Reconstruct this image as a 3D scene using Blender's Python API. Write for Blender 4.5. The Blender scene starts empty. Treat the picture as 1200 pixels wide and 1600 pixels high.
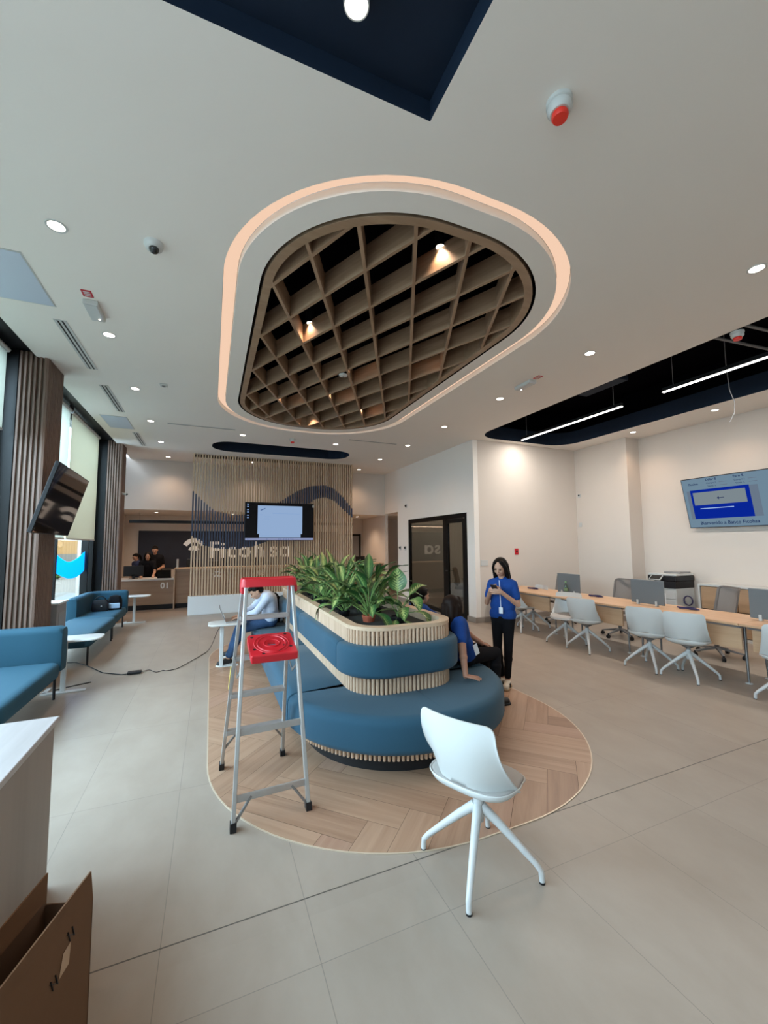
import bpy, bmesh, math, random
from mathutils import Vector, Matrix, Euler
C = bpy.context.scene.collection
S = bpy.context.scene
PI = math.pi
random.seed(7)

# ------------------------------------------------------------------ camera, world, light, exposure
def look(yaw, pitch, roll):
    y, p, r = map(math.radians, (yaw, pitch, roll))
    fw = Vector((math.sin(y) * math.cos(p), math.cos(y) * math.cos(p), math.sin(p)))
    r0 = Vector((math.cos(y), -math.sin(y), 0)); u0 = r0.cross(fw)
    rr = r0 * math.cos(r) + u0 * math.sin(r); uu = -r0 * math.sin(r) + u0 * math.cos(r)
    return Matrix((rr, uu, -fw)).transposed()
cam = bpy.data.cameras.new('camera'); co = bpy.data.objects.new('camera', cam); C.objects.link(co)
cam.sensor_fit = 'VERTICAL'; cam.sensor_height = 36; cam.lens = 637.0 / 1600 * 36
cam.clip_start = 0.05; cam.clip_end = 200
co.location = (0, 0, 1.668); co.rotation_euler = look(22.97, 4.5, -0.39).to_euler()
S.camera = co
S.view_settings.view_transform = 'Standard'; S.view_settings.look = 'None'
S.view_settings.gamma = 1; S.view_settings.use_curve_mapping = False
S.view_settings.exposure = 0.10
S.cycles.use_denoising = True
S.cycles.max_bounces = 8; S.cycles.diffuse_bounces = 5; S.cycles.transparent_max_bounces = 16
S.cycles.sample_clamp_indirect = 6; S.cycles.caustics_reflective = False; S.cycles.caustics_refractive = False
W = bpy.data.worlds.new('sky'); S.world = W; W.use_nodes = True
W.node_tree.nodes['Background'].inputs[0].default_value = (0.74, 0.88, 1.0, 1)
W.node_tree.nodes['Background'].inputs[1].default_value = 7.0
CH = 3.935
DOWN = 7.5      # watts of each ceiling spot
WARM = (1.0, 0.69, 0.47)

def area_lamp(name, loc, size, power, color, rot=(0, 0, 0), size_y=None, shape=None):
    l = bpy.data.lights.new(name, 'AREA'); l.energy = power; l.color = color; l.size = size
    if size_y: l.shape = 'RECTANGLE'; l.size_y = size_y
    if shape: l.shape = shape
    o = bpy.data.objects.new(name, l); C.objects.link(o); o.location = loc; o.rotation_euler = rot
    return o
# area lamps added outside the street glazing, standing in for its daylight
DAY = (0.62, 0.82, 1.0)
for yy, ly, pw_ in ((-0.8, 4.2, 90), (3.9, 3.9, 370), (8.5, 3.7, 370)):
    area_lamp('window_daylight', (-3.1, yy, 3.4), 1.9, pw_, DAY, (0, -PI / 2 + (0.6 if yy > 8 else 0.85), 0), ly)

# ------------------------------------------------------------------ materials
def nt(name):
    m = bpy.data.materials.new(name); m.use_nodes = True
    return m, m.node_tree.nodes, m.node_tree.links, m.node_tree.nodes['Principled BSDF']
def plain(name, col, rough=0.6, metal=0.0, noise=0.0, scale=30, bump=0.0, emit=None, es=0.0, coat=0):
    m, N, L, b = nt(name)
    b.inputs['Base Color'].default_value = (*col, 1); b.inputs['Roughness'].default_value = rough
    b.inputs['Metallic'].default_value = metal
    if coat: b.inputs['Coat Weight'].default_value = coat
    tc = N.new('ShaderNodeTexCoord')
    nz = N.new('ShaderNodeTexNoise'); nz.inputs['Scale'].default_value = scale; nz.inputs['Detail'].default_value = 3
    L.new(tc.outputs['Object'], nz.inputs['Vector'])
    if noise:
        mx = N.new('ShaderNodeMix'); mx.data_type = 'RGBA'
        mx.inputs[6].default_value = (*[c * (1 - noise) for c in col], 1); mx.inputs[7].default_value = (*[min(1, c * (1 + noise)) for c in col], 1)
        L.new(nz.outputs['Fac'], mx.inputs[0]); L.new(mx.outputs[2], b.inputs['Base Color'])
    if bump:
        bp = N.new('ShaderNodeBump'); bp.inputs['Strength'].default_value = bump; bp.inputs['Distance'].default_value = 0.002
        L.new(nz.outputs['Fac'], bp.inputs['Height']); L.new(bp.outputs[0], b.inputs['Normal'])
    if emit:
        b.inputs['Emission Color'].default_value = (*emit, 1); b.inputs['Emission Strength'].default_value = es
    return m
def wood(name, c1, c2, axis='z', rough=0.5, uv=False, scale=1.0):
    m, N, L, b = nt(name)
    b.inputs['Roughness'].default_value = rough
    tc = N.new('ShaderNodeTexCoord'); mp = N.new('ShaderNodeMapping')
    st = {'x': (1.2, 22, 22), 'y': (22, 1.2, 22), 'z': (22, 22, 1.2)}[axis]
    mp.inputs['Scale'].default_value = [s * scale for s in st]
    L.new(tc.outputs['UV' if uv else 'Object'], mp.inputs['Vector'])
    nz = N.new('ShaderNodeTexNoise'); nz.inputs['Scale'].default_value = 1.0; nz.inputs['Detail'].default_value = 6; nz.inputs['Roughness'].default_value = 0.62
    nz.inputs['Distortion'].default_value = 0.6
    L.new(mp.outputs[0], nz.inputs['Vector'])
    cr = N.new('ShaderNodeValToRGB'); cr.color_ramp.elements[0].position = 0.32; cr.color_ramp.elements[1].position = 0.68
    cr.color_ramp.elements[0].color = (*c1, 1); cr.color_ramp.elements[1].color = (*c2, 1)
    L.new(nz.outputs['Fac'], cr.inputs[0]); L.new(cr.outputs[0], b.inputs['Base Color'])
    bp = N.new('ShaderNodeBump'); bp.inputs['Strength'].default_value = 0.15; bp.inputs['Distance'].default_value = 0.002
    L.new(nz.outputs['Fac'], bp.inputs['Height']); L.new(bp.outputs[0], b.inputs['Normal'])
    return m
def emis(name, col, st):
    m, N, L, b = nt(name)
    N.remove(b); e = N.new('ShaderNodeEmission'); e.inputs[0].default_value = (*col, 1); e.inputs[1].default_value = st
    L.new(e.outputs[0], N['Material Output'].inputs[0]); return m
def glass(name, tint=(0.9, 0.95, 0.95), refl=1.0, rough=0.0, ior=1.5):
    m, N, L, b = nt(name); N.remove(b)
    tr = N.new('ShaderNodeBsdfTransparent'); tr.inputs[0].default_value = (*tint, 1)
    gl = N.new('ShaderNodeBsdfGlossy'); gl.inputs['Roughness'].default_value = rough; gl.inputs[0].default_value = (refl, refl, refl, 1)
    ge = N.new('ShaderNodeNewGeometry'); dt = N.new('ShaderNodeVectorMath'); dt.operation = 'DOT_PRODUCT'
    L.new(ge.outputs['Incoming'], dt.inputs[0]); L.new(ge.outputs['Normal'], dt.inputs[1])
    def mth(op, a, b_):
        n_ = N.new('ShaderNodeMath'); n_.operation = op
        for i_, v_ in enumerate((a, b_)):
            if isinstance(v_, (int, float)): n_.inputs[i_].default_value = v_
            elif v_ is not None: L.new(v_, n_.inputs[i_])
        return n_.outputs[0]
    f0 = ((ior - 1) / (ior + 1)) ** 2
    c_5 = mth('POWER', mth('SUBTRACT', 1.0, mth('ABSOLUTE', dt.outputs['Value'], None)), 5.0)
    fr = mth('ADD', f0, mth('MULTIPLY', c_5, 1 - f0))
    mx = N.new('ShaderNodeMixShader'); L.new(fr, mx.inputs[0]); L.new(tr.outputs[0], mx.inputs[1]); L.new(gl.outputs[0], mx.inputs[2])
    L.new(mx.outputs[0], N['Material Output'].inputs[0]); return m

def floor_mat():
    m, N, L, b = nt('porcelain_tile')
    tc = N.new('ShaderNodeTexCoord'); sp = N.new('ShaderNodeSeparateXYZ'); L.new(tc.outputs['Object'], sp.inputs[0])
    def mth(op, a, bb, clamp=False):
        n = N.new('ShaderNodeMath'); n.operation = op; n.use_clamp = clamp
        for i, v in enumerate((a, bb)):
            if v is None: continue
            if isinstance(v, (int, float)): n.inputs[i].default_value = v
            else: L.new(v, n.inputs[i])
        return n.outputs[0]
    def lines(out, off, per, w):
        u = mth('DIVIDE', mth('SUBTRACT', out, off), per)
        f = mth('FRACT', u, None); d = mth('MINIMUM', f, mth('SUBTRACT', 1.0, f))
        return mth('LESS_THAN', mth('MULTIPLY', d, per), w), mth('FLOOR', u, None)
    lx, ix = lines(sp.outputs[0], -0.153, 0.6, 0.0018)
    # rows: 0.6 half tile between the dark joint (2.05) and 1.72, then 1.2 rows
    far = mth('GREATER_THAN', sp.outputs[1], 1.95)
    ysh = mth('ADD', sp.outputs[1], mth('MULTIPLY', mth('SUBTRACT', 1.0, far), 0.325))
    ly, iy = lines(ysh, 2.05, 1.2, 0.0018)
    jt = mth('LESS_THAN', mth('ABSOLUTE', mth('SUBTRACT', sp.outputs[1], 2.05), None), 0.0035)
    notfar = mth('MAXIMUM', lx, ly)
    cmb = N.new('ShaderNodeCombineXYZ'); L.new(ix, cmb.inputs[0]); L.new(iy, cmb.inputs[1])
    wn = N.new('ShaderNodeTexWhiteNoise'); wn.noise_dimensions = '3D'; L.new(cmb.outputs[0], wn.inputs['Vector'])
    nz = N.new('ShaderNodeTexNoise'); nz.inputs['Scale'].default_value = 2.2; nz.inputs['Detail'].default_value = 7; nz.inputs['Roughness'].default_value = 0.6
    nz.inputs['Distortion'].default_value = 0.25
    mp = N.new('ShaderNodeMapping'); mp.inputs['Scale'].default_value = (1.6, 0.9, 1)
    L.new(tc.outputs['Object'], mp.inputs['Vector']); L.new(mp.outputs[0], nz.inputs['Vector'])
    cr = N.new('ShaderNodeValToRGB'); cr.color_ramp.elements[0].position = 0.3; cr.color_ramp.elements[1].position = 0.72
    cr.color_ramp.elements[0].color = (0.30, 0.25, 0.205, 1); cr.color_ramp.elements[1].color = (0.35, 0.298, 0.25, 1)
    L.new(nz.outputs['Fac'], cr.inputs[0])
    br = N.new('ShaderNodeMix'); br.data_type = 'RGBA'; br.blend_type = 'MULTIPLY'; br.inputs[0].default_value = 1
    L.new(cr.outputs[0], br.inputs[6])
    g = mth('ADD', mth('MULTIPLY', wn.outputs['Value'], 0.06), 0.95)
    cg = N.new('ShaderNodeCombineColor')
    for i in range(3): L.new(g, cg.inputs[i])
    L.new(cg.outputs[0], br.inputs[7])
    m1 = N.new('ShaderNodeMix'); m1.data_type = 'RGBA'; L.new(notfar, m1.inputs[0]); L.new(br.outputs[2], m1.inputs[6]); m1.inputs[7].default_value = (0.22, 0.19, 0.165, 1)
    m2 = N.new('ShaderNodeMix'); m2.data_type = 'RGBA'; L.new(jt, m2.inputs[0]); L.new(m1.outputs[2], m2.inputs[6]); m2.inputs[7].default_value = (0.075, 0.065, 0.055, 1)
    L.new(m2.outputs[2], b.inputs['Base Color'])
    b.inputs['Roughness'].default_value = 0.38
    b.inputs['Specular IOR Level'].default_value = 0.45
    return m

def slat_pair():
    tan = wood('oak_slat', (0.50, 0.36, 0.235), (0.62, 0.47, 0.33), 'z', 0.55)
    navy = plain('navy_painted_slat', (0.035, 0.055, 0.105), 0.55, noise=0.15, scale=20)
    return tan, navy

def leaf_mat(name, dark, light, amount=0.5, veins=14):
    m, N, L, b = nt(name)
    b.inputs['Roughness'].default_value = 0.38
    tc = N.new('ShaderNodeTexCoord'); sp = N.new('ShaderNodeSeparateXYZ'); L.new(tc.outputs['UV'], sp.inputs[0])
    def mth(op, a, bb=None):
        n = N.new('ShaderNodeMath'); n.operation = op
        for i, v in enumerate((a, bb)):
            if v is None: continue
            if isinstance(v, (int, float)): n.inputs[i].default_value = v
            else: L.new(v, n.inputs[i])
        return n.outputs[0]
    au = mth('ABSOLUTE', mth('SUBTRACT', sp.outputs[0], 0.5))           # 0 middle .. 0.5 edge
    v2 = mth('SUBTRACT', sp.outputs[1], mth('MULTIPLY', au, 0.45))
    st = mth('SINE', mth('MULTIPLY', v2, veins * 6.28))
    nz = N.new('ShaderNodeTexNoise'); nz.inputs['Scale'].default_value = 7; nz.inputs['Detail'].default_value = 4
    L.new(tc.outputs['UV'], nz.inputs['Vector'])
    k = mth('ADD', mth('MULTIPLY', st, 0.22), mth('MULTIPLY', nz.outputs['Fac'], 1.0))
    k = mth('SUBTRACT', k, mth('MULTIPLY', au, 1.5))
    k = mth('ADD', k, amount - 0.5)
    cr = N.new('ShaderNodeValToRGB'); cr.color_ramp.elements[0].position = 0.15; cr.color_ramp.elements[1].position = 0.5
    cr.color_ramp.elements[0].color = (*dark, 1); cr.color_ramp.elements[1].color = (*light, 1)
    L.new(k, cr.inputs[0])
    mid = mth('LESS_THAN', au, 0.022)
    mx = N.new('ShaderNodeMix'); mx.data_type = 'RGBA'; L.new(mid, mx.inputs[0]); L.new(cr.outputs[0], mx.inputs[6]); mx.inputs[7].default_value = (0.33, 0.45, 0.16, 1)
    L.new(mx.outputs[2], b.inputs['Base Color'])
    return m

M = {}
M['floor'] = floor_mat()
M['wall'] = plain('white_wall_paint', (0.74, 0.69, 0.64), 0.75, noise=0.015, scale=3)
M['wall_lit'] = plain('lit_wall_paint', (0.88, 0.83, 0.78), 0.75, noise=0.012, scale=3)  # white paint lightened to stand in for window light on this wall
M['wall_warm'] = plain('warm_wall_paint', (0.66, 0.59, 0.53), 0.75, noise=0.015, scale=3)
M['ceil'] = plain('ceiling_paint', (0.86, 0.82, 0.775), 0.8, noise=0.01, scale=2)
M['navy'] = plain('navy_recess_paint', (0.012, 0.022, 0.042), 0.6, noise=0.2, scale=4)
M['black_void'] = plain('black_plenum', (0.004, 0.004, 0.006), 0.9, noise=0.3, scale=2)
M['base'] = plain('grey_skirting_tile', (0.30, 0.26, 0.23), 0.45, noise=0.08, scale=8)
M['plank'] = [wood('oak_plank_%s' % t, a, b_, 'x', 0.42, uv=True) for t, a, b_ in
              (('pale', (0.33, 0.20, 0.13), (0.42, 0.275, 0.185)), ('mid', (0.28, 0.165, 0.105), (0.38, 0.24, 0.16)),
               ('deep', (0.235, 0.135, 0.088), (0.33, 0.20, 0.13)), ('rosy', (0.31, 0.18, 0.122), (0.39, 0.25, 0.175)))]
M['brass'] = plain('pale_edge_strip', (0.62, 0.52, 0.40), 0.35, 0.3)
M['grid_wood'] = wood('walnut_baffle', (0.27, 0.165, 0.10), (0.42, 0.28, 0.185), 'x', 0.55, scale=0.8)
M['frame_wood'] = wood('walnut_ring', (0.29, 0.185, 0.115), (0.38, 0.255, 0.165), 'x', 0.5, scale=0.5)
M['col_wood'] = wood('brown_fluted_panel', (0.135, 0.080, 0.060), (0.21, 0.135, 0.102), 'z', 0.55)
M['oak_slat'], M['navy_slat'] = slat_pair()
M['oak'] = wood('light_oak', (0.50, 0.36, 0.24), (0.62, 0.46, 0.325), 'x', 0.5, scale=0.7)
M['slatwood'] = wood('planter_slat_oak', (0.46, 0.305, 0.20), (0.62, 0.445, 0.32), 'z', 0.5, scale=1.5)
M['slatback'] = plain('dark_slat_backing', (0.09, 0.06, 0.04), 0.8)
M['counter'] = wood('counter_oak', (0.27, 0.175, 0.115), (0.36, 0.245, 0.165), 'x', 0.5, scale=0.5)
M['desk_wood'] = wood('desk_oak', (0.50, 0.30, 0.17), (0.62, 0.40, 0.245), 'y', 0.4, scale=0.6)
M['drawer_wood'] = wood('drawer_oak', (0.36, 0.225, 0.13), (0.47, 0.30, 0.18), 'y', 0.45, scale=0.6)
M['blue'] = plain('blue_upholstery', (0.010, 0.062, 0.108), 0.85, noise=0.10, scale=350, bump=0.25)
M['blue'].node_tree.nodes['Principled BSDF'].inputs['Sheen Weight'].default_value = 0.1
M['blue2'] = plain('bench_blue_upholstery', (0.010, 0.066, 0.108), 0.85, noise=0.12, scale=350, bump=0.25)
M['black'] = plain('black_plastic', (0.012, 0.012, 0.014), 0.45)
M['blackm'] = plain('black_frame_metal', (0.006, 0.006, 0.006), 0.4, 0.2)
M['white'] = plain('white_plastic', (0.57, 0.58, 0.57), 0.38)
M['whitep'] = plain('white_powder_coat', (0.56, 0.57, 0.57), 0.4)
M['plinth'] = plain('white_laminate', (0.74, 0.78, 0.80), 0.45)
M['cushion'] = plain('grey_seat_fabric', (0.40, 0.385, 0.37), 0.9, noise=0.08, scale=300, bump=0.2)
M['alu'] = plain('brushed_aluminium', (0.50, 0.50, 0.50), 0.38, 0.75, noise=0.08, scale=25)
M['steel'] = plain('grey_steel', (0.28, 0.28, 0.285), 0.35, 0.8)
M['red'] = plain('red_plastic', (0.52, 0.012, 0.022), 0.4, noise=0.06, scale=12)
M['yellow'] = plain('yellow_sticker', (0.75, 0.62, 0.15), 0.5)
M['grey_panel'] = plain('grey_felt_screen', (0.15, 0.165, 0.175), 0.85, noise=0.05, scale=200)
M['mesh'] = plain('taupe_mesh_back', (0.25, 0.215, 0.195), 0.8, noise=0.12, scale=200)
M['greyp'] = plain('grey_plastic', (0.24, 0.24, 0.245), 0.45)
M['screen_off'] = plain('dark_screen_glass', (0.004, 0.006, 0.008), 0.06, coat=0.5)
M['glass_door'] = glass('smoked_glass', (0.55, 0.56, 0.54), 1.0, 0.0, 1.9)
M['glass_win'] = glass('window_glass', (0.90, 0.96, 0.97), 1.0)
M['decal'] = plain('blue_window_film', (0.01, 0.30, 0.72), 0.5, emit=None)
M['skin'] = plain('skin', (0.48, 0.27, 0.18), 0.55, noise=0.05, scale=15)
M['skin2'] = plain('skin_tan', (0.40, 0.20, 0.13), 0.55, noise=0.05, scale=15)
M['hair'] = plain('black_hair', (0.006, 0.0045, 0.004), 0.55, noise=0.3, scale=80, bump=0.3)
M['lip'] = plain('lips', (0.34, 0.10, 0.085), 0.5)
M['royal'] = plain('royal_blue_cotton', (0.010, 0.052, 0.235), 0.8, noise=0.12, scale=60, bump=0.2)
M['blackcloth'] = plain('black_cotton', (0.008, 0.008, 0.010), 0.85, noise=0.2, scale=60)
M['shirt'] = plain('pale_blue_shirt', (0.50, 0.56, 0.68), 0.8, noise=0.08, scale=40, bump=0.2)
M['jeans'] = plain('blue_denim', (0.035, 0.075, 0.16), 0.85, noise=0.25, scale=60, bump=0.2)
M['shoe'] = plain('cream_sneaker', (0.62, 0.57, 0.48), 0.6)
M['sole'] = plain('tan_sole', (0.30, 0.20, 0.11), 0.6)
M['white_paper'] = plain('white_card', (0.80, 0.82, 0.85), 0.6)
M['card'] = plain('brown_cardboard', (0.155, 0.082, 0.045), 0.85, noise=0.08, scale=8)  # tone darkened to hold the shade of the dark corner
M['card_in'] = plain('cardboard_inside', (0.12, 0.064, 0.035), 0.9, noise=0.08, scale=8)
M['recep_top'] = wood('pale_grained_top', (0.34, 0.31, 0.305), (0.40, 0.37, 0.365), 'y', 0.35, scale=0.6)
M['recep_side'] = wood('taupe_laminate', (0.25, 0.20, 0.165), (0.31, 0.25, 0.21), 'z', 0.5, scale=0.15)
M['leaf_a'] = leaf_mat('variegated_leaf', (0.022, 0.085, 0.018), (0.36, 0.46, 0.15), 0.62)
M['leaf_b'] = leaf_mat('green_leaf', (0.018, 0.075, 0.020), (0.20, 0.33, 0.09), 0.48)
M['leaf_c'] = leaf_mat('veined_big_leaf', (0.035, 0.11, 0.022), (0.36, 0.44, 0.15), 0.50, 9)
M['stem'] = plain('leaf_stem', (0.16, 0.28, 0.08), 0.5)
M['soil'] = plain('dark_planter_mat', (0.022, 0.024, 0.024), 0.9, noise=0.3, scale=60)
M['pot'] = plain('terracotta_pot', (0.42, 0.10, 0.05), 0.6)
M['blind'] = plain('cream_roller_blind', (0.86, 0.80, 0.66), 0.8)
M['blind2'] = plain('pale_roller_blind', (0.80, 0.82, 0.80), 0.8)
for k_, s_ in (('blind', 0.45), ('blind2', 0.6)):
    _m = M[k_]; _N = _m.node_tree.nodes; _L = _m.node_tree.links
    _t = _N.new('ShaderNodeBsdfTranslucent'); _t.inputs[0].default_value = (0.50, 0.48, 0.41, 1) if k_ == 'blind' else (0.55, 0.55, 0.50, 1)
    _x = _N.new('ShaderNodeMixShader'); _x.inputs[0].default_value = s_
    _L.new(_N['Principled BSDF'].outputs[0], _x.inputs[1]); _L.new(_t.outputs[0], _x.inputs[2]); _L.new(_x.outputs[0], _N['Material Output'].inputs[0])
M['glow'] = emis('lamp_glow', (1.0, 0.90, 0.78), 9.0)
M['glow_grid'] = emis('spot_glow', (1.0, 0.85, 0.66), 7.0)
M['tube'] = emis('white_tube_glow', (1.0, 0.96, 0.90), 7.0)
M['cove'] = emis('peach_cove_glow', (1.0, 0.68, 0.49), 0.85)
M['lettering'] = plain('white_lettering', (0.78, 0.76, 0.72), 0.5)
M['sign_lit'] = plain('white_sign_letters', (0.80, 0.78, 0.74), 0.5, emit=(1, 0.93, 0.85), es=0.18)
M['navy_wall'] = plain('navy_feature_wall', (0.016, 0.021, 0.040), 0.6, noise=0.3, scale=3)
M['purple'] = plain('indigo_cable', (0.025, 0.02, 0.09), 0.5)
M['bottle'] = glass('clear_bottle', (0.75, 0.85, 0.78), 1.0, 0.05)
M['concrete'] = plain('pavement_concrete', (0.20, 0.175, 0.145), 0.9, noise=0.08, scale=2)  # one even warm tone, lowered to limit bounce indoors
M['orange_wall'] = plain('orange_painted_wall', (0.45, 0.24, 0.09), 0.9, noise=0.1, scale=3)
M['hedge'] = plain('hedge_green', (0.09, 0.18, 0.04), 0.9, noise=0.4, scale=12)

for k_, v_ in (('hair', 0.12), ('blackcloth', 0.1), ('navy', 0.15), ('black_void', 0.0), ('blackm', 0.25), ('black', 0.3), ('royal', 0.2), ('jeans', 0.2), ('card', 0.2)):
    M[k_].node_tree.nodes['Principled BSDF'].inputs['Specular IOR Level'].default_value = v_

# ------------------------------------------------------------------ mesh helpers
class MB:
    def __init__(s): s.v = []; s.f = []; s.m = []; s.uv = []; s.has_uv = False
    def add(s, vs, fs, mi=0, uvs=None):
        o = len(s.v); s.v += [tuple(v) for v in vs]
        for i, f in enumerate(fs):
            s.f.append([o + k for k in f]); s.m.append(mi)
            if uvs: s.has_uv = True; s.uv.append([uvs[k] for k in f])
            else: s.uv.append([(0, 0)] * len(f))
        return s
    def box(s, x0, y0, z0, x1, y1, z1, mi=0):
        x0, x1 = min(x0, x1), max(x0, x1); y0, y1 = min(y0, y1), max(y0, y1); z0, z1 = min(z0, z1), max(z0, z1)
        v = [(x0, y0, z0), (x1, y0, z0), (x1, y1, z0), (x0, y1, z0), (x0, y0, z1), (x1, y0, z1), (x1, y1, z1), (x0, y1, z1)]
        return s.add(v, [(3, 2, 1, 0), (4, 5, 6, 7), (0, 1, 5, 4), (1, 2, 6, 5), (2, 3, 7, 6), (3, 0, 4, 7)], mi)
    def hexa(s, bot, top, mi=0):
        n = len(bot)
        return s.add(list(bot) + list(top), [tuple(range(n))[::-1], tuple(range(n, 2 * n))] + [(i, (i + 1) % n, n + (i + 1) % n, n + i) for i in range(n)], mi)
    def beam(s, p0, p1, w, d, up=(0, 0, 1), mi=0, w1=None, d1=None):
        p0, p1 = Vector(p0), Vector(p1); a = (p1 - p0).normalized(); up = Vector(up)
        if abs(a.dot(up)) > 0.99: up = Vector((0, 1, 0))
        x = a.cross(up).normalized(); y = x.cross(a).normalized(); w1 = w1 or w; d1 = d1 or d
        q = lambda p, w, d: [p + x * (sx * w / 2) + y * (sy * d / 2) for sx, sy in ((-1, -1), (1, -1), (1, 1), (-1, 1))]
        return s.hexa(q(p0, w, d), q(p1, w1, d1), mi)
    def prism(s, poly, z0, z1, mi=0):
        return s.hexa([(x, y, z0) for x, y in poly], [(x, y, z1) for x, y in poly], mi)
    def tube(s, pts, r, n=10, mi=0, cap=True):
        pts = [Vector(p) for p in pts]; rs = r if isinstance(r, (list, tuple)) else [r] * len(pts)
        vs = []; fs = []; pu = None
        for i, p in enumerate(pts):
            a = (pts[min(i + 1, len(pts) - 1)] - pts[max(i - 1, 0)]).normalized()
            if pu is None:
                pu = Vector((0, 0, 1)) if abs(a.z) < 0.9 else Vector((0, 1, 0))
            x = a.cross(pu).normalized(); y = x.cross(a).normalized(); pu = y
            for k in range(n):
                t = 2 * PI * k / n; vs.append(p + (x * math.cos(t) + y * math.sin(t)) * rs[i])
        for i in range(len(pts) - 1):
            for k in range(n):
                fs.append((i * n + k, i * n + (k + 1) % n, (i + 1) * n + (k + 1) % n, (i + 1) * n + k))
        if cap:
            fs.append(tuple(range(n))[::-1]); b = (len(pts) - 1) * n; fs.append(tuple(range(b, b + n)))
        return s.add(vs, fs, mi)
    def lathe(s, prof, cx=0, cy=0, n=28, mi=0):
        vs = []; fs = []
        for r, z in prof:
            for k in range(n):
                t = 2 * PI * k / n; vs.append((cx + r * math.cos(t), cy + r * math.sin(t), z))
        for i in range(len(prof) - 1):
            for k in range(n):
                fs.append((i * n + k, i * n + (k + 1) % n, (i + 1) * n + (k + 1) % n, (i + 1) * n + k))
        return s.add(vs, fs, mi)
    def ball(s, c, r, rot=None, n=14, mi=0):
        c = Vector(c); r = (r, r, r) if isinstance(r, (int, float)) else r
        vs = []; fs = []; h = n // 2
        for i in range(h + 1):
            ph = PI * i / h
            for k in range(n):
                t = 2 * PI * k / n
                q = Vector((r[0] * math.sin(ph) * math.cos(t), r[1] * math.sin(ph) * math.sin(t), -r[2] * math.cos(ph)))
                if rot: q = rot @ q
                vs.append(c + q)
        for i in range(h):
            for k in range(n):
                fs.append((i * n + k, i * n + (k + 1) % n, (i + 1) * n + (k + 1) % n, (i + 1) * n + k))
        return s.add(vs, fs, mi)
    def cap(s, p0, p1, r0, r1=None, n=12, mi=0):
        r1 = r0 if r1 is None else r1
        s.tube([p0, p1], [r0, r1], n, mi); s.ball(p0, r0, n=n, mi=mi); s.ball(p1, r1, n=n, mi=mi); return s
    def loft(s, rings, mi=0, cap=True):
        n = len(rings[0]); vs = [p for r in rings for p in r]; fs = []
        for i in range(len(rings) - 1):
            for k in range(n):
                fs.append((i * n + k, i * n + (k + 1) % n, (i + 1) * n + (k + 1) % n, (i + 1) * n + k))
        if cap: fs.append(tuple(range(n))[::-1]); b = (len(rings) - 1) * n; fs.append(tuple(range(b, b + n)))
        return s.add(vs, fs, mi)
    def build(s, name, mat, parent=None, world=False, smooth=None, bevel=0, seg=2, sub=0, remesh=0, recalc=True, inv=False):
        me = bpy.data.meshes.new(name)
        vs = s.v
        if parent is not None and world:
            mi_ = Matrix.LocRotScale(parent.location, parent.rotation_euler, None).inverted()
            vs = [mi_ @ Vector(v) for v in vs]
        me.from_pydata([tuple(v) for v in vs], [], s.f)
        mats = mat if isinstance(mat, (list, tuple)) else [mat]
        for m in mats: me.materials.append(m)
        me.polygons.foreach_set('material_index', s.m)
        if s.has_uv:
            ul = me.uv_layers.new(name='UVMap'); k = 0
            for u in s.uv:
                for c in u: ul.data[k].uv = c; k += 1
        if recalc:
            bm = bmesh.new(); bm.from_mesh(me)
            bmesh.ops.remove_doubles(bm, verts=bm.verts, dist=1e-6) if not s.has_uv else None
            bmesh.ops.recalc_face_normals(bm, faces=bm.faces)
            if inv: bmesh.ops.reverse_faces(bm, faces=bm.faces)
            bm.to_mesh(me); bm.free()
        o = bpy.data.objects.new(name, me); C.objects.link(o)
        if parent is not None: o.parent = parent
        if remesh:
            md = o.modifiers.new('r', 'REMESH'); md.mode = 'VOXEL'; md.voxel_size = remesh; md.use_smooth_shade = True
            sm = o.modifiers.new('s', 'SMOOTH'); sm.factor = 0.6; sm.iterations = 4
            freeze(o)
            return o
        if bevel:
            md = o.modifiers.new('b', 'BEVEL'); md.width = bevel; md.segments = seg; md.limit_method = 'ANGLE'; md.angle_limit = math.radians(40)
            freeze(o)
        if sub:
            md = o.modifiers.new('u', 'SUBSURF'); md.levels = sub; md.render_levels = sub
            freeze(o)
        if smooth is not None:
            me = o.data
            me.polygons.foreach_set('use_smooth', [True] * len(me.polygons))
            if smooth < 170: me.set_sharp_from_angle(angle=math.radians(smooth))
        return o
def freeze(o):
    dg = bpy.context.evaluated_depsgraph_get(); dg.update()
    me = bpy.data.meshes.new_from_object(o.evaluated_get(dg)); o.modifiers.clear()
    old = o.data; o.data = me; me.name = old.name; bpy.data.meshes.remove(old)
    if not me.materials: pass

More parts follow.
